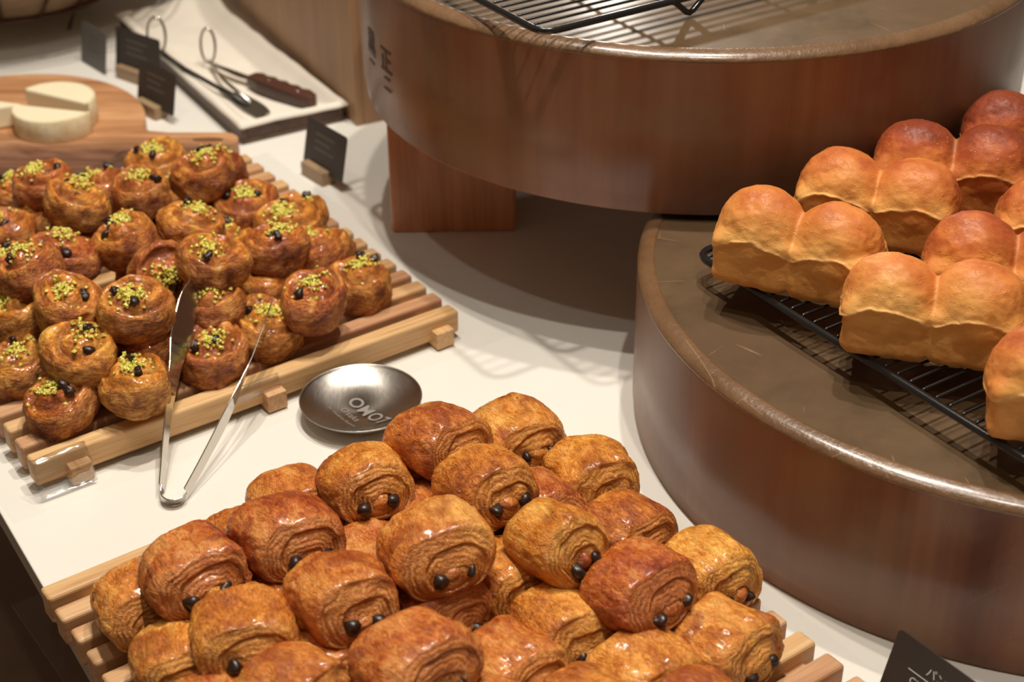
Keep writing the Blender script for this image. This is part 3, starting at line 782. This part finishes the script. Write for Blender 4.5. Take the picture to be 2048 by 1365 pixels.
for i in range(32, len(PB)):
    ROLLS.append((i, -58, 0, 0, 0.95, HIDR.get(i, 'chocolate roll buried out of sight beneath the front pile')))
rs = np.random.RandomState(11)
for i, yaw, pit, rol, ws, lab in ROLLS:
    x, y, z = PB[i]
    e = empty('chocolate_roll', (x, y, z), (math.radians(rol), math.radians(-5 - 0.6 * pit), math.radians(yaw)))
    s = rs.uniform(1.0, 1.05)
    e.scale = (s, s * ws, s * rs.uniform(0.97, 1.05))
    tag(e, lab, 'pastry', ROLLG)
    obj('body', RM[(i * 5 + 3) % 9], e)
    g = rs.uniform(0.010, 0.0145); zc = rs.uniform(-0.0085, -0.0050); yc = rs.uniform(-0.003, 0.003)
    for sx in (1, -1):
        obj('chocolate_stick', CH[rs.randint(3)], e, (sx * rs.uniform(0.0350, 0.0380), yc - g, zc + rs.uniform(-.002, .002)), (rs.uniform(0, 6), 0, rs.uniform(-.2, .2)))
        obj('chocolate_stick', CH[rs.randint(3)], e, (sx * rs.uniform(0.0350, 0.0380), yc + g, zc + rs.uniform(-.002, .002)), (rs.uniform(0, 6), 0, rs.uniform(-.2, .2)))
        obj('inner_dough', INN[rs.randint(2)], e, (sx * 0.0352, yc, zc + 0.0015), (rs.uniform(-.4, .4), 0, 0))

# ------------------------------------------------------------------ pistachio swirls
def swirl_mesh(seed):
    rs = np.random.RandomState(300 + seed); sd = rs.rand(3) * 40
    NA = 96
    R0 = 0.0355 * rs.uniform(0.97, 1.05); H = 0.0415 * rs.uniform(0.96, 1.08); turns = rs.uniform(1.35, 1.9); th0 = rs.uniform(0, 6.28)
    # profile: bottom centre -> side -> shoulder -> top centre
    prof = [(0.02, -0.5, 0), (0.5, -0.5, 0), (0.75, -0.49, 0), (0.87, -0.45, 0), (0.94, -0.38, 0), (0.98, -0.28, 0), (1.0, -0.16, 0), (1.005, -0.04, 0), (1.0, 0.06, 0), (0.985, 0.15, 0.05), (0.96, 0.23, 0.15), (0.93, 0.30, 0.35), (0.89, 0.36, 0.6), (0.85, 0.40, 0.85)]
    for q in np.linspace(0.81, 0.015, 40): prof.append((q, 0.415 + 0.17 * (1 - (q / 0.81) ** 2), 1.0))
    prof = np.array(prof)
    th = np.linspace(0, 2 * PI, NA, endpoint=False)
    Rr, T = np.meshgrid(prof[:, 0], th, indexing='ij'); Zf = np.repeat(prof[:, 1][:, None], NA, 1); Tp = np.repeat(prof[:, 2][:, None], NA, 1)
    sp = ((T - th0) / (2 * PI)) % 1.0
    soft = sp - np.clip((sp - 0.93) / 0.07, 0, 1) ** 2 * 0.9
    grow = 1 + 0.16 * (soft - 0.45)
    ov = 1 + 0.07 * np.cos(2 * (T - rs.uniform(0, 6)))
    rr = Rr * R0 * np.where(Zf < 0, 1 + (grow - 1) * np.clip((Zf + 0.5) / 0.4, 0, 1), grow) * ov
    z = Zf * H
    ph = turns * Rr + sp * -1.0 + 0.20 * fbm(np.stack([np.cos(T) * 1.5, np.sin(T) * 1.5, Rr * 2], -1) + sd, 2)
    wv = 0.5 + 0.5 * np.cos(2 * PI * ph)
    depth = 0.0080 * np.clip((0.9 - Rr) / 0.15, 0, 1) * Tp
    z = z + depth * (wv ** 0.7 - 0.75) * (0.55 + 0.45 * np.clip(Rr / 0.4, 0, 1))
    P = np.stack([rr * np.cos(T), rr * np.sin(T), z], -1)
    d = 0.0034 * fbm(P * 36 + sd, 2) + 0.0009 * fbm(P * np.array([90, 90, 220]) + sd, 2)
    d = d + 0.0010 * (1 - Tp) * np.sin(P[..., 2] * 2 * PI / 0.0045 + 5 * fbm(P * 45 + sd + 3, 2))
    nr = np.stack([np.cos(T) * (1 - Tp), np.sin(T) * (1 - Tp), 0.15 + Tp], -1)
    P = P + nr * d[..., None]
    P[..., 2] += rs.uniform(-0.18, 0.18) * P[..., 0] * np.clip(Tp + 0.2, 0, 1)
    V = P.reshape(-1, 3); n = len(prof)
    Fc = grid_faces(n, NA); Fc.append(tuple(range(NA - 1, -1, -1))); Fc.append(tuple((n - 1) * NA + k for k in range(NA)))
    me = mesh('swirl_body', V, Fc, M['danish'], attrs={'top': Tp.reshape(-1), 'groove': (np.clip(1 - wv * 1.6, 0, 1) * Tp * np.clip((0.9 - Rr) / 0.1, 0, 1)).reshape(-1)})
    top = V.reshape(n, NA, 3)[14:].reshape(-1, 3)
    return me, top
def crumb_mesh(top, seed):
    rs = np.random.RandomState(500 + seed)
    cx, cy = rs.uniform(-0.010, 0.010, 2)
    V, Fc = [], []
    ico = [(0, 0, 1), (0.9, 0, 0.1), (0, 0.8, 0), (-0.85, 0.1, 0.05), (0.05, -0.9, 0), (0, 0, -0.8)]
    fi = [(0, 1, 2), (0, 2, 3), (0, 3, 4), (0, 4, 1), (5, 2, 1), (5, 3, 2), (5, 4, 3), (5, 1, 4)]
    for k in range(rs.randint(60, 85)):
        s = 0.0066 if k % 6 else 0.0135
        x, y = cx + rs.normal() * s, cy + rs.normal() * s
        if x * x + y * y > 0.029 ** 2: continue
        j = ((top[:, 0] - x) ** 2 + (top[:, 1] - y) ** 2).argmin()
        z = top[j, 2] + 0.0008 + (rs.rand() ** 2) * 0.0022
        r = rs.uniform(0.0021, 0.0032)
        q = Euler(rs.uniform(0, 6, 3)).to_matrix()
        b = len(V)
        for p in ico:
            V.append(q @ (Vector(p) * r * rs.uniform(0.8, 1.25)) + Vector((top[j, 0], top[j, 1], z)))
        Fc += [tuple(b + i for i in f) for f in fi]
    return mesh('pistachio_crumbs', V, Fc, M['pistachio'], smooth=False)
SW = [swirl_mesh(i) for i in range(8)]
CR = [[crumb_mesh(SW[i][1], i * 3 + j) for j in range(2)] for i in range(8)]
RA = [blob_mesh('raisin', (0.0066, 0.0050, 0.0042), i, M['raisin'], 14, 0.5, 260) for i in range(3)]
SWG = 'pistachio swirls on the back rack'
SWIRLS = [  # index into PA, tilt about x, tilt about y, label
    (0, 10, 0, 'pistachio swirl at the back left corner of the pile, nearest the cheese board'),
    (1, 16, 6, 'round pistachio swirl on top at the back left, two raisins on its right'),
    (2, 0, -10, 'pistachio swirl half hidden left of the one on top at the back left'),
    (3, 10, 0, 'pistachio swirl cut by the left edge, farthest back of those at that edge'),
    (4, 18, 0, 'pistachio swirl on top at the back centre with two raisins on its right'),
    (5, 14, -4, 'highest pistachio swirl at the very back of the pile'),
    (6, 10, 0, 'pistachio swirl peeking out behind the highest one, on its left'),
    (7, 16, -8, 'torn-edged pistachio swirl in the middle of the upper pile'),
    (8, 22, 10, 'pistachio swirl with an open pale coil, right of the torn-edged one'),
    (9, 14, 0, 'boxy pistachio swirl at the left, above the long yellow one'),
    (10, 55, 38, 'pistachio swirl standing on its edge in the centre of the pile'),
    (11, 16, 10, 'pistachio swirl with crumbs down a dark groove, above the tongs tip'),
    (12, 10, 0, 'pistachio swirl at the left edge of the picture at mid height'),
    (13, 0, -14, 'pistachio swirl hidden behind the boxy one at the left'),
    (14, 14, 6, 'pistachio swirl at the right shoulder of the upper pile'),
    (15, 14, 0, 'smooth pistachio swirl in the right half, crumbs over its whole top'),
    (16, 12, 4, 'pistachio swirl behind the smooth crumb-covered one at the right'),
    (17, 18, -10, 'dark red pistachio swirl with three raisins near the right end'),
    (18, 12, 4, 'pistachio swirl lying farthest right, alone on the slats'),
    (19, 14, 6, 'red glazed pistachio swirl just above the right tongs tip'),
    (20, 14, 4, 'pistachio swirl with shiny raisins, second from the right end'),
    (21, 14, 0, 'dark glazed pistachio swirl between the two tongs arms, upper one'),
    (22, 14, 8, 'pistachio swirl partly behind the right tongs tip'),
    (23, 18, 0, 'broad yellow topped pistachio swirl at the left centre'),
    (24, 20, 8, 'pistachio swirl with a big raisin on its left, stacked at the centre left'),
    (25, 12, -6, 'pale pistachio swirl left of the broad yellow topped one'),
    (27, 18, 4, 'wide pistachio swirl above the two front ones, crumbs in its grooves'),
    (28, 16, -4, 'pistachio swirl at the lower left, cut close to the left edge'),
    (29, 8, 0, 'bare pistachio swirl pressed under the one with the big raisin'),
    (30, 16, 0, 'pistachio swirl on the front slats left of the tongs'),
    (31, 24, -10, 'pistachio swirl nearest the camera at the front left of the rack'),
    (32, 16, 0, 'pistachio swirl standing on the slats between the tongs arms, lower one'),
    (33, 10, 0, 'pistachio swirl showing only crumbs behind the two back left ones'),
    (34, 10, 0, 'pistachio swirl half hidden at the right of the highest one'),
    (35, 8, 0, 'pistachio swirl tucked behind the right shoulder of the pile'),
    (36, 8, 4, 'dark pistachio swirl at the back right, behind the two at the right end'),
    (37, 8, 0, 'pistachio swirl just visible behind the back left corner one'),
]
HID = {40: 'pistachio swirl buried below the open-coiled one in the upper middle', 42: 'pistachio swirl buried in the gap left of the torn-edged one',
       43: 'pistachio swirl buried behind the one standing on its edge', 46: 'pistachio swirl buried under the one above the tongs tip, at its back',
       47: 'pistachio swirl buried between the wide one and the one left of the tongs', 50: 'pistachio swirl buried right below the highest one'}
for i in range(39, len(PA)):
    SWIRLS.append((i, 0, 0, HID.get(i, 'pistachio swirl buried out of sight beneath the back pile')))
rs = np.random.RandomState(21)
for i, tx, ty, lab in SWIRLS:
    x, y, z = PA[i]
    v = (i * 3 + 1) % 8
    q = Euler((math.radians(tx * (0.35 if tx < 40 else 1)), math.radians(ty), 0)).to_matrix() @ Euler((0, 0, rs.uniform(0, 6.28))).to_matrix()
    e = empty('pistachio_swirl', (x, y, z), q.to_euler())
    s = rs.uniform(1.0, 1.08); e.scale = (s, s, s * rs.uniform(0.96, 1.06))
    tag(e, lab, 'pastry', SWG)
    obj('body', SW[v][0], e)
    tag(obj('pistachio_crumbs', CR[v][i % 2], e), kind='stuff')
    top = SW[v][1]
    for k in range(rs.randint(1, 3)):
        a = rs.uniform(0, 6.28); r = rs.uniform(0.010, 0.023); px, py = r * math.cos(a), r * math.sin(a)
        j = ((top[:, 0] - px) ** 2 + (top[:, 1] - py) ** 2).argmin()
        obj('raisin', RA[rs.randint(3)], e, (top[j, 0], top[j, 1], top[j, 2] + 0.0008), tuple(rs.uniform(-0.6, 0.6, 3) + np.array([0, 0, a])))

# ------------------------------------------------------------------ steel tongs leaning on the swirl rack
def strip(name, path, wdirs, widths, th, mat, parent):
    V, Fc = [], []
    n = len(path)
    for i in range(n):
        p = Vector(path[i]); t = (Vector(path[min(i + 1, n - 1)]) - Vector(path[max(i - 1, 0)])).normalized()
        w = Vector(wdirs[i]); w = (w - t * w.dot(t)).normalized(); nn = t.cross(w)
        for a, b in ((-1, -1), (1, -1), (1, 1), (-1, 1)):
            V.append(p + w * a * widths[i] / 2 + nn * b * th / 2)
    for i in range(n - 1):
        for k in range(4):
            Fc.append((i * 4 + k, i * 4 + (k + 1) % 4, (i + 1) * 4 + (k + 1) % 4, (i + 1) * 4 + k))
    Fc += [(3, 2, 1, 0), tuple((n - 1) * 4 + k for k in range(4))]
    o = obj(name, mesh(name, V, Fc, mat, smooth=False), parent)
    md = o.modifiers.new('bevel', 'BEVEL'); md.width = th * 0.3; md.segments = 1
    return o
tg0 = un(345, 1000, 0.006)
tg = empty('serving_tongs', tg0)
tag(tg, 'open steel serving tongs leaning against the pistachio swirl rack', 'tongs')
tip1 = un(392, 545, 0.125) - tg0; tip2 = un(545, 600, 0.100) - tg0
sh1 = un(323, 975, 0.010) - tg0; sh2 = un(372, 985, 0.010) - tg0
nrm = (tip1.cross(tip2)).normalized()
if nrm.y > 0: nrm = -nrm
def arm(sh, tip, side):
    path, wd, ws = [], [], []
    for i in range(25):
        t = i / 24
        p = sh.lerp(tip, t) + (tip2 - tip1).normalized() * side * 0.006 * math.sin(PI * t)
        path.append(p)
        tw = -0.35 + 0.5 * max(0, min(1, (t - 0.35) / 0.3)) * side
        ax = (tip - sh).normalized()
        wd.append(Matrix.Rotation(tw, 3, ax) @ nrm)
        w = 0.014 + 0.006 * max(0, min(1, (t - 0.1) / 0.5)) + 0.006 * max(0, min(1, (t - 0.55) / 0.1))
        if t > 0.84: w *= max(0.12, 1 - ((t - 0.84) / 0.16) ** 1.4)
        ws.append(w)
    return path, wd, ws
for nm, sh, tp, sd_ in (('arm', sh1, tip1, -1), ('arm', sh2, tip2, 1)):
    pth, wd, ws = arm(sh, tp, sd_)
    strip(nm, pth, wd, ws, 0.0013, M['tongs_steel'], tg)
bp = []
mid = (sh1 + sh2) / 2; half = (sh2 - sh1) / 2; back = -(((tip1 + tip2) / 2 - mid).normalized())
for i in range(15):
    a = PI * i / 14
    bp.append(mid - half * math.cos(a) + back * math.sin(a) * 0.017)
for q in bp: q.z = max(q.z, 0.0002)
strip('spring_bend', bp, [nrm] * 15, [0.012] * 15, 0.0013, M['tongs_steel'], tg)

# ------------------------------------------------------------------ steel dish with the engraved name
dc = un(722, 803, 0.016)
dish = empty('steel_dish', (dc.x, dc.y, 0)); tag(dish, 'round brushed steel dish with an engraved name on the white cloth', 'dish')
DR = 0.0645
inner = lambda r: 0.0034 + 0.0180 * (r / (DR - 0.001)) ** 2.2
prof = [(0.0, 0.0003), (0.030, 0.0003), (0.034, 0.0012), (0.048, 0.0060), (0.060, 0.0165), (DR - 0.0004, 0.0205), (DR, 0.0216), (DR - 0.0006, 0.0222)]
prof += [(r, inner(r)) for r in np.linspace(DR - 0.0014, 0.0, 24)]
prof = [(max(r, 0.0004), z) for r, z in prof]
obj('bowl', lathe('bowl', prof, M['steel'], 96), dish)
ta = math.radians(-52); tc = un(732, 817, 0.012) - Vector((dc.x, dc.y, 0.012))
def engrave(body, size, dx, dy, mat='engraving', off=0.0):
    me = text_mesh(body, size, M[mat], 'engraved_text', 1.05, offset=off)
    for v in me.vertices:
        x = v.co.x + dx; y = v.co.y + dy
        X = tc.x + x * math.cos(ta) - y * math.sin(ta); Y = tc.y + x * math.sin(ta) + y * math.cos(ta)
        v.co = (X, Y, inner(math.hypot(X, Y)) + 0.0007)
    obj('engraved_text', me, dish)
engrave('OMO7', 0.0215, 0.0, -0.004, off=0.0004)
engrave('Osaka', 0.0115, -0.0085, -0.018)
engrave('by Hoshino Resorts', 0.0058, -0.0065, -0.0275)

# ------------------------------------------------------------------ menu cards
def sign(base, ang, w, h, tilt, mat, label, block=True, lines=3):
    """base: left bottom corner on the table, ang: direction of the bottom edge; the face looks to the left of it seen from above ... towards the guests"""
    e = empty('menu_card', (base[0], base[1], 0.0), (0, 0, math.radians(ang)))
    tag(e, label, 'sign', 'black menu cards in wooden feet')
    bm = bmesh.new(); r = 0.0045; pts = []
    for cx, cz, a0 in ((w - r, r, -90), (w - r, h - r, 0), (r, h - r, 90), (r, r, 180)):
        for k in range(5):
            a = math.radians(a0 + 90 * k / 4); pts.append((cx + r * math.cos(a), cz + r * math.sin(a)))
    c = obj('card', prism('card', pts, -0.0006, 0.0006, mat, 0.0), e)
    c.rotation_euler = (math.radians(90 - tilt), 0, 0); c.location = (0, 0, 0.014 if block else 0.001)
    if block:
        bmk = rbox('foot_block', w * 0.10, w * 0.66, -0.011, 0.011, 0.0, 0.020, M['stand_wood'], 0.0015)
        obj('foot_block', bmk, e)
    for i in range(lines):
        ln = obj('lettering', rbox('lettering', w * 0.25, w * (0.72 - 0.1 * (i % 2)), 0, 0.0035, 0.0007, 0.0009, M['faint_print'], 0), c)
        ln.location = (0, h * (0.72 - 0.16 * i), 0)
    return e, c
sign((-0.283, 1.985), -51, 0.094, 0.064, 12, M['black_card'], 'black menu card between the swirl rack and the wooden riser block')
sign((-0.553, 2.205), -46, 0.094, 0.062, 12, M['black_card'], 'black menu card beside the cheese board handle, in front of the tray')
sign((-0.612, 2.335), -38, 0.100, 0.062, 10, M['black_card'], 'black menu card behind the cheese board, overlapping the tongs rings')
sign((-0.680, 2.390), -50, 0.080, 0.066, 10, M['grey_card'], 'greyish menu card farthest back, left of the other cards', False)
tl5 = un(1800, 1257, 0.085)
a5 = math.radians(-54); t5 = math.radians(16); h5 = 0.074
nb = Vector((-math.sin(a5), math.cos(a5), 0))
b5 = tl5 - nb * (h5 * math.sin(t5)); 
e5, c5 = sign((b5.x, b5.y), -54, 0.13, h5, 16, M['black_card'], 'black menu card reading pan o in katakana at the bottom right corner', True, 0)
def card_text(body, size, x, y):
    me = text_mesh(body, size, M['white_print'], 'lettering', 1.0, 'LEFT')
    obj('lettering', me, c5, (x, y, 0.0008))
card_text('パンオ', 0.0098, 0.035, h5 - 0.0205)
card_text('Ch', 0.0095, 0.0235, h5 - 0.036)
obj('ruled_line', rbox('ruled_line', 0.0195, 0.115, h5 - 0.0255, h5 - 0.0250, 0.0006, 0.0009, M['white_print'], 0), c5)

# ------------------------------------------------------------------ cheese board
BC = Vector((-0.722, 2.075, 0)); ba = math.radians(-2)
pts = []
R1 = 0.203
hx = 0.345; hw = 0.024; hy = -0.031     # handle end, half width, axis offset
a_up = math.asin((hy + hw + 0.012) / R1); a_dn = math.asin((hy - hw - 0.012) / R1)
for i in range(73):
    a = a_up + (2 * PI + a_dn - a_up) * i / 72
    pts.append((R1 * math.cos(a), R1 * math.sin(a)))
pts += [(R1 + 0.012, hy - hw - 0.004), (R1 + 0.04, hy - hw + 0.001), (hx - 0.05, hy - hw)]
for i in range(13):
    a = -PI / 2 + PI * i / 12
    pts.append((hx - hw + hw * math.cos(a), hy + hw * math.sin(a)))
pts += [(hx - 0.05, hy + hw), (R1 + 0.04, hy + hw - 0.001), (R1 + 0.012, hy + hw + 0.004)]
hole = [(hx - 0.042 + 0.022 * math.cos(2 * PI * i / 20), hy + 0.008 * math.sin(2 * PI * i / 20)) for i in range(20)]
bd = obj('cheese_board', prism('cheese_board', pts, 0, 0.025, M['acacia'], 0.0025, 2, hole), None, BC, (0, 0, ba))
tag(bd, 'round acacia paddle board with a holed handle, carrying the cheese', 'board')
def cheese_piece(name, poly, z1, loc, rot, label):
    """cut piece of a soft cheese: rind outside, paste on the cut faces and on top"""
    e = empty(name, loc, (0, 0, rot)); tag(e, label, 'cheese', 'pieces of soft white cheese')
    obj('paste', prism('paste', poly, 0.0008, z1 - 0.0008, M['cheese_paste'], 0.003, 2), e)
    arc = [p for p in poly if abs(math.hypot(*p) - 0.058) < 1e-6]
    V, Fc = [], []
    for p in arc:
        for s, z in ((1.0, 0.0), (1.018, 0.002), (1.018, z1 - 0.002), (1.0, z1 - 0.0004), (0.965, z1 - 0.0004)):
            V.append((p[0] * s, p[1] * s, z))
    for i in range(len(arc) - 1):
        for k in range(4): Fc.append((i * 5 + k, (i + 1) * 5 + k, (i + 1) * 5 + k + 1, i * 5 + k + 1))
    o = obj('rind', mesh('rind', V, Fc, M['cheese_rind']), e)
    md = o.modifiers.new('thickness', 'SOLIDIFY'); md.thickness = 0.0015; md.offset = -1
    return e
arc = lambda a0, a1, n=30: [(0.058 * math.cos(math.radians(a0 + (a1 - a0) * i / n)), 0.058 * math.sin(math.radians(a0 + (a1 - a0) * i / n))) for i in range(n + 1)]
cc = Vector((-0.640, 2.085, 0.025))
cheese_piece('cheese_piece', arc(172, 338), 0.033, cc + Vector((0.0, -0.004, 0)), 0, 'front half of a soft white cheese wheel on the round board')
cheese_piece('cheese_piece', arc(-14, 152), 0.038, cc + Vector((-0.006, 0.012, 0)), -0.12, 'back half of the soft white cheese, cut face towards the front half')
wd = arc(150, 195, 10) + [(0.004, -0.004)]
cheese_piece('cheese_piece', wd, 0.034, cc + Vector((-0.052, 0.004, 0)), 0.2, 'cheese wedge cut by the left edge, beside the wheel')

# ------------------------------------------------------------------ tray with napkin and tools
tr = empty('serving_tray', (-0.379, 2.068, 0), (0, 0, math.radians(-59.5)))
tag(tr, 'dark wooden tray lined with a white napkin behind the menu cards', 'tray')
TL, TW = 0.52, 0.158           # local x runs towards the camera, y into the table
obj('bottom', rbox('bottom', -TL, 0, 0, TW, 0.001, 0.008, M['tray_wood'], 0.001), tr)
for nm, q in (('side', (-TL, 0, 0, 0.008)), ('side', (-TL, 0, TW - 0.008, TW)), ('end', (-TL, -TL + 0.008, 0.008, TW - 0.008)), ('end', (-0.008, 0, 0.008, TW - 0.008))):
    obj(nm, rbox(nm, q[0], q[1], q[2], q[3], 0.008, 0.026, M['tray_wood'], 0.0012), tr)
# napkin: draped cloth lying in and over the tray, one corner turned up at the back
nx, ny = 60, 30; V, Fc = [], []
for i in range(nx + 1):
    for j in range(ny + 1):
        x = -TL - 0.012 + (TL + 0.018) * i / nx; y = -0.004 + (TW + 0.012) * j / ny
        edge = min(x + TL + 0.012, 0.006 - x, y + 0.004, TW + 0.008 - y)
        z = 0.0135 + 0.0165 * math.exp(-max(edge - 0.014, 0) / 0.010) + 0.0025 * float(fbm(np.array([x * 16, y * 26, 3.3]), 2))
        if edge < 0.006: z -= (0.006 - edge) * 0.9
        cu = max(0, 1 - math.hypot(x + TL + 0.01, y - TW) / 0.10); z += 0.035 * cu * cu
        V.append((x, y, max(z, 0.0095)))
for i in range(nx):
    for j in range(ny):
        a = i * (ny + 1) + j; Fc.append((a, a + ny + 1, a + ny + 2, a + 1))
nk = obj('napkin', mesh('napkin', V, Fc, M['napkin']), None, tr.location + Vector((0, 0, 0.0015)), tr.rotation_euler)
md = nk.modifiers.new('thickness', 'SOLIDIFY'); md.thickness = 0.0012
tag(nk, 'white cloth napkin spread in the dark wooden tray', 'napkin')
# ring-handled tongs lying on the napkin
def P3(px, py, z): return un(px, py, z)
o0 = P3(480, 190, 0.02)
rt = empty('ring_tongs', o0); tag(rt, 'black and steel tongs with two ring handles on the napkin', 'tongs')
def ring(px, py, z, rx, rz, tilt):
    c = P3(px, py, z) - o0
    return [c + Vector((rx * math.cos(2 * PI * k / 28), 0.25 * rz * math.sin(2 * PI * k / 28), rz * math.sin(2 * PI * k / 28))) for k in range(28)]
obj('ring_handle', tube('ring_handle', ring(313, 72, 0.058, 0.014, 0.028, 0), 0.0022, M['tongs_steel'], 8, True), rt)
obj('ring_handle', tube('ring_handle', ring(416, 92, 0.050, 0.011, 0.026, 0), 0.0022, M['tongs_steel'], 8, True), rt)
obj('arm', tube('arm', [P3(322, 102, 0.034) - o0, P3(370, 138, 0.036) - o0, P3(430, 172, 0.032) - o0, P3(498, 212, 0.024) - o0], [0.003, 0.0034, 0.0034, 0.0028], M['black_wire'], 8), rt)
obj('arm', tube('arm', [P3(418, 122, 0.028) - o0, P3(445, 158, 0.030) - o0, P3(500, 205, 0.024) - o0], [0.0026, 0.003, 0.0028], M['tongs_steel'], 8), rt)
for q in (((440, 175), (530, 238)), ((470, 185), (536, 228))):
    a = P3(*q[0], 0.024) - o0; b = P3(*q[1], 0.022) - o0
    strip('jaw', [a.lerp(b, i / 8) for i in range(9)], [Vector((0.85, 0.5, 0.15))] * 9, [0.006, 0.01, 0.014, 0.017, 0.019, 0.020, 0.019, 0.016, 0.010], 0.002, M['tongs_steel'], rt)
# knife with a dark notched handle
k0 = P3(505, 165, 0.022); k1 = P3(632, 212, 0.022)
kn = empty('cheese_knife', k0, (0, 0, math.atan2((k1 - k0).y, (k1 - k0).x)))
tag(kn, 'cheese knife with a dark notched wooden handle in the tray', 'knife')
Lk = (k1 - k0).length
hp = [(0, -0.011), (Lk * 0.2, -0.016), (Lk * 0.5, -0.017), (Lk * 0.8, -0.016), (Lk * 0.96, -0.012), (Lk, 0.0), (Lk * 0.95, 0.009)]
for i in range(9): hp.append((Lk * (0.9 - 0.72 * i / 8), 0.011 + (0.004 if i % 2 else 0.0)))
hp += [(Lk * 0.08, 0.014), (0, 0.008)]
obj('handle', prism('handle', hp, -0.003, 0.015, M['handle_wood'], 0.003, 2), kn)
obj('blade', prism('blade', [(0.002, -0.006), (-0.03, -0.007), (-0.085, -0.003), (-0.105, 0.004), (-0.06, 0.006), (0.002, 0.006)], 0.0035, 0.0055, M['tongs_steel']), kn)
for t in (0.3, 0.75):
    obj('rivet', lathe('rivet', [(0.0001, 0.0150), (0.0026, 0.0150), (0.0024, 0.0158), (0.0001, 0.0162)], M['tongs_steel'], 12, False), kn, (Lk * t, -0.003, 0))

# ------------------------------------------------------------------ tall wooden crate behind
ct = empty('wooden_crate', (-0.222, 2.128, 0), (0, 0, math.radians(118))); tag(ct, 'tall plain wooden crate standing behind the tray', 'crate')
CL, CWd, CHh = 0.62, 0.30, 0.42     # local x runs away from the camera, -y into the table
for nm, q in (('side_panel', (0, CL, -0.012, 0)), ('side_panel', (0, CL, -CWd, -CWd + 0.012)), ('end_panel', (0, 0.012, -CWd + 0.012, -0.012)), ('end_panel', (CL - 0.012, CL, -CWd + 0.012, -0.012))):
    obj(nm, rbox(nm, q[0], q[1], q[2], q[3], 0.0, CHh, M['crate_wood'], 0.0015), ct)
obj('top_panel', rbox('top_panel', -0.004, CL + 0.004, -CWd - 0.004, 0.004, CHh, CHh + 0.012, M['crate_wood'], 0.0015), ct)

# ------------------------------------------------------------------ wire basket at the back left
bk = empty('wire_basket', (-0.832, 2.60, 0)); tag(bk, 'brown wire basket at the back left corner of the picture', 'basket', None)
wm = 'handle_wood'; rb_, zb = 0.155, 0.045
circ = lambda r, z, n=48: [Vector((r * math.cos(2 * PI * i / n), r * math.sin(2 * PI * i / n), z)) for i in range(n)]
obj('base_ring', tube('base_ring', circ(rb_, zb), 0.004, M[wm], 8, True), bk)
obj('rim_ring', tube('rim_ring', circ(rb_ + 0.155, zb + 0.17), 0.004, M[wm], 8, True), bk)
for i in range(16):
    a = 2 * PI * (i + 0.3) / 16
    obj('stave', tube('stave', [Vector((rb_ * math.cos(a), rb_ * math.sin(a), zb)), Vector(((rb_ + 0.155) * math.cos(a + 0.1), (rb_ + 0.155) * math.sin(a + 0.1), zb + 0.17))], 0.0025, M[wm], 6), bk)
for i in range(4):
    a = 2 * PI * (i + 0.6) / 4
    obj('foot', tube('foot', [Vector((rb_ * 0.8 * math.cos(a), rb_ * 0.8 * math.sin(a), 0.003)), Vector((rb_ * 0.97 * math.cos(a), rb_ * 0.97 * math.sin(a), zb))], 0.003, M[wm], 6), bk)
obj('base_mat', lathe('base_mat', [(0.001, zb - 0.001), (rb_ - 0.004, zb - 0.001), (rb_ - 0.004, zb + 0.002), (0.001, zb + 0.002)], M['stand_wood'], 48), bk)
obj('liner', lathe('liner', [(rb_ - 0.006, zb + 0.002), (rb_ + 0.146, zb + 0.168), (rb_ + 0.144, zb + 0.168), (rb_ - 0.009, zb + 0.003)], M['stand_wood'], 64, False), bk)
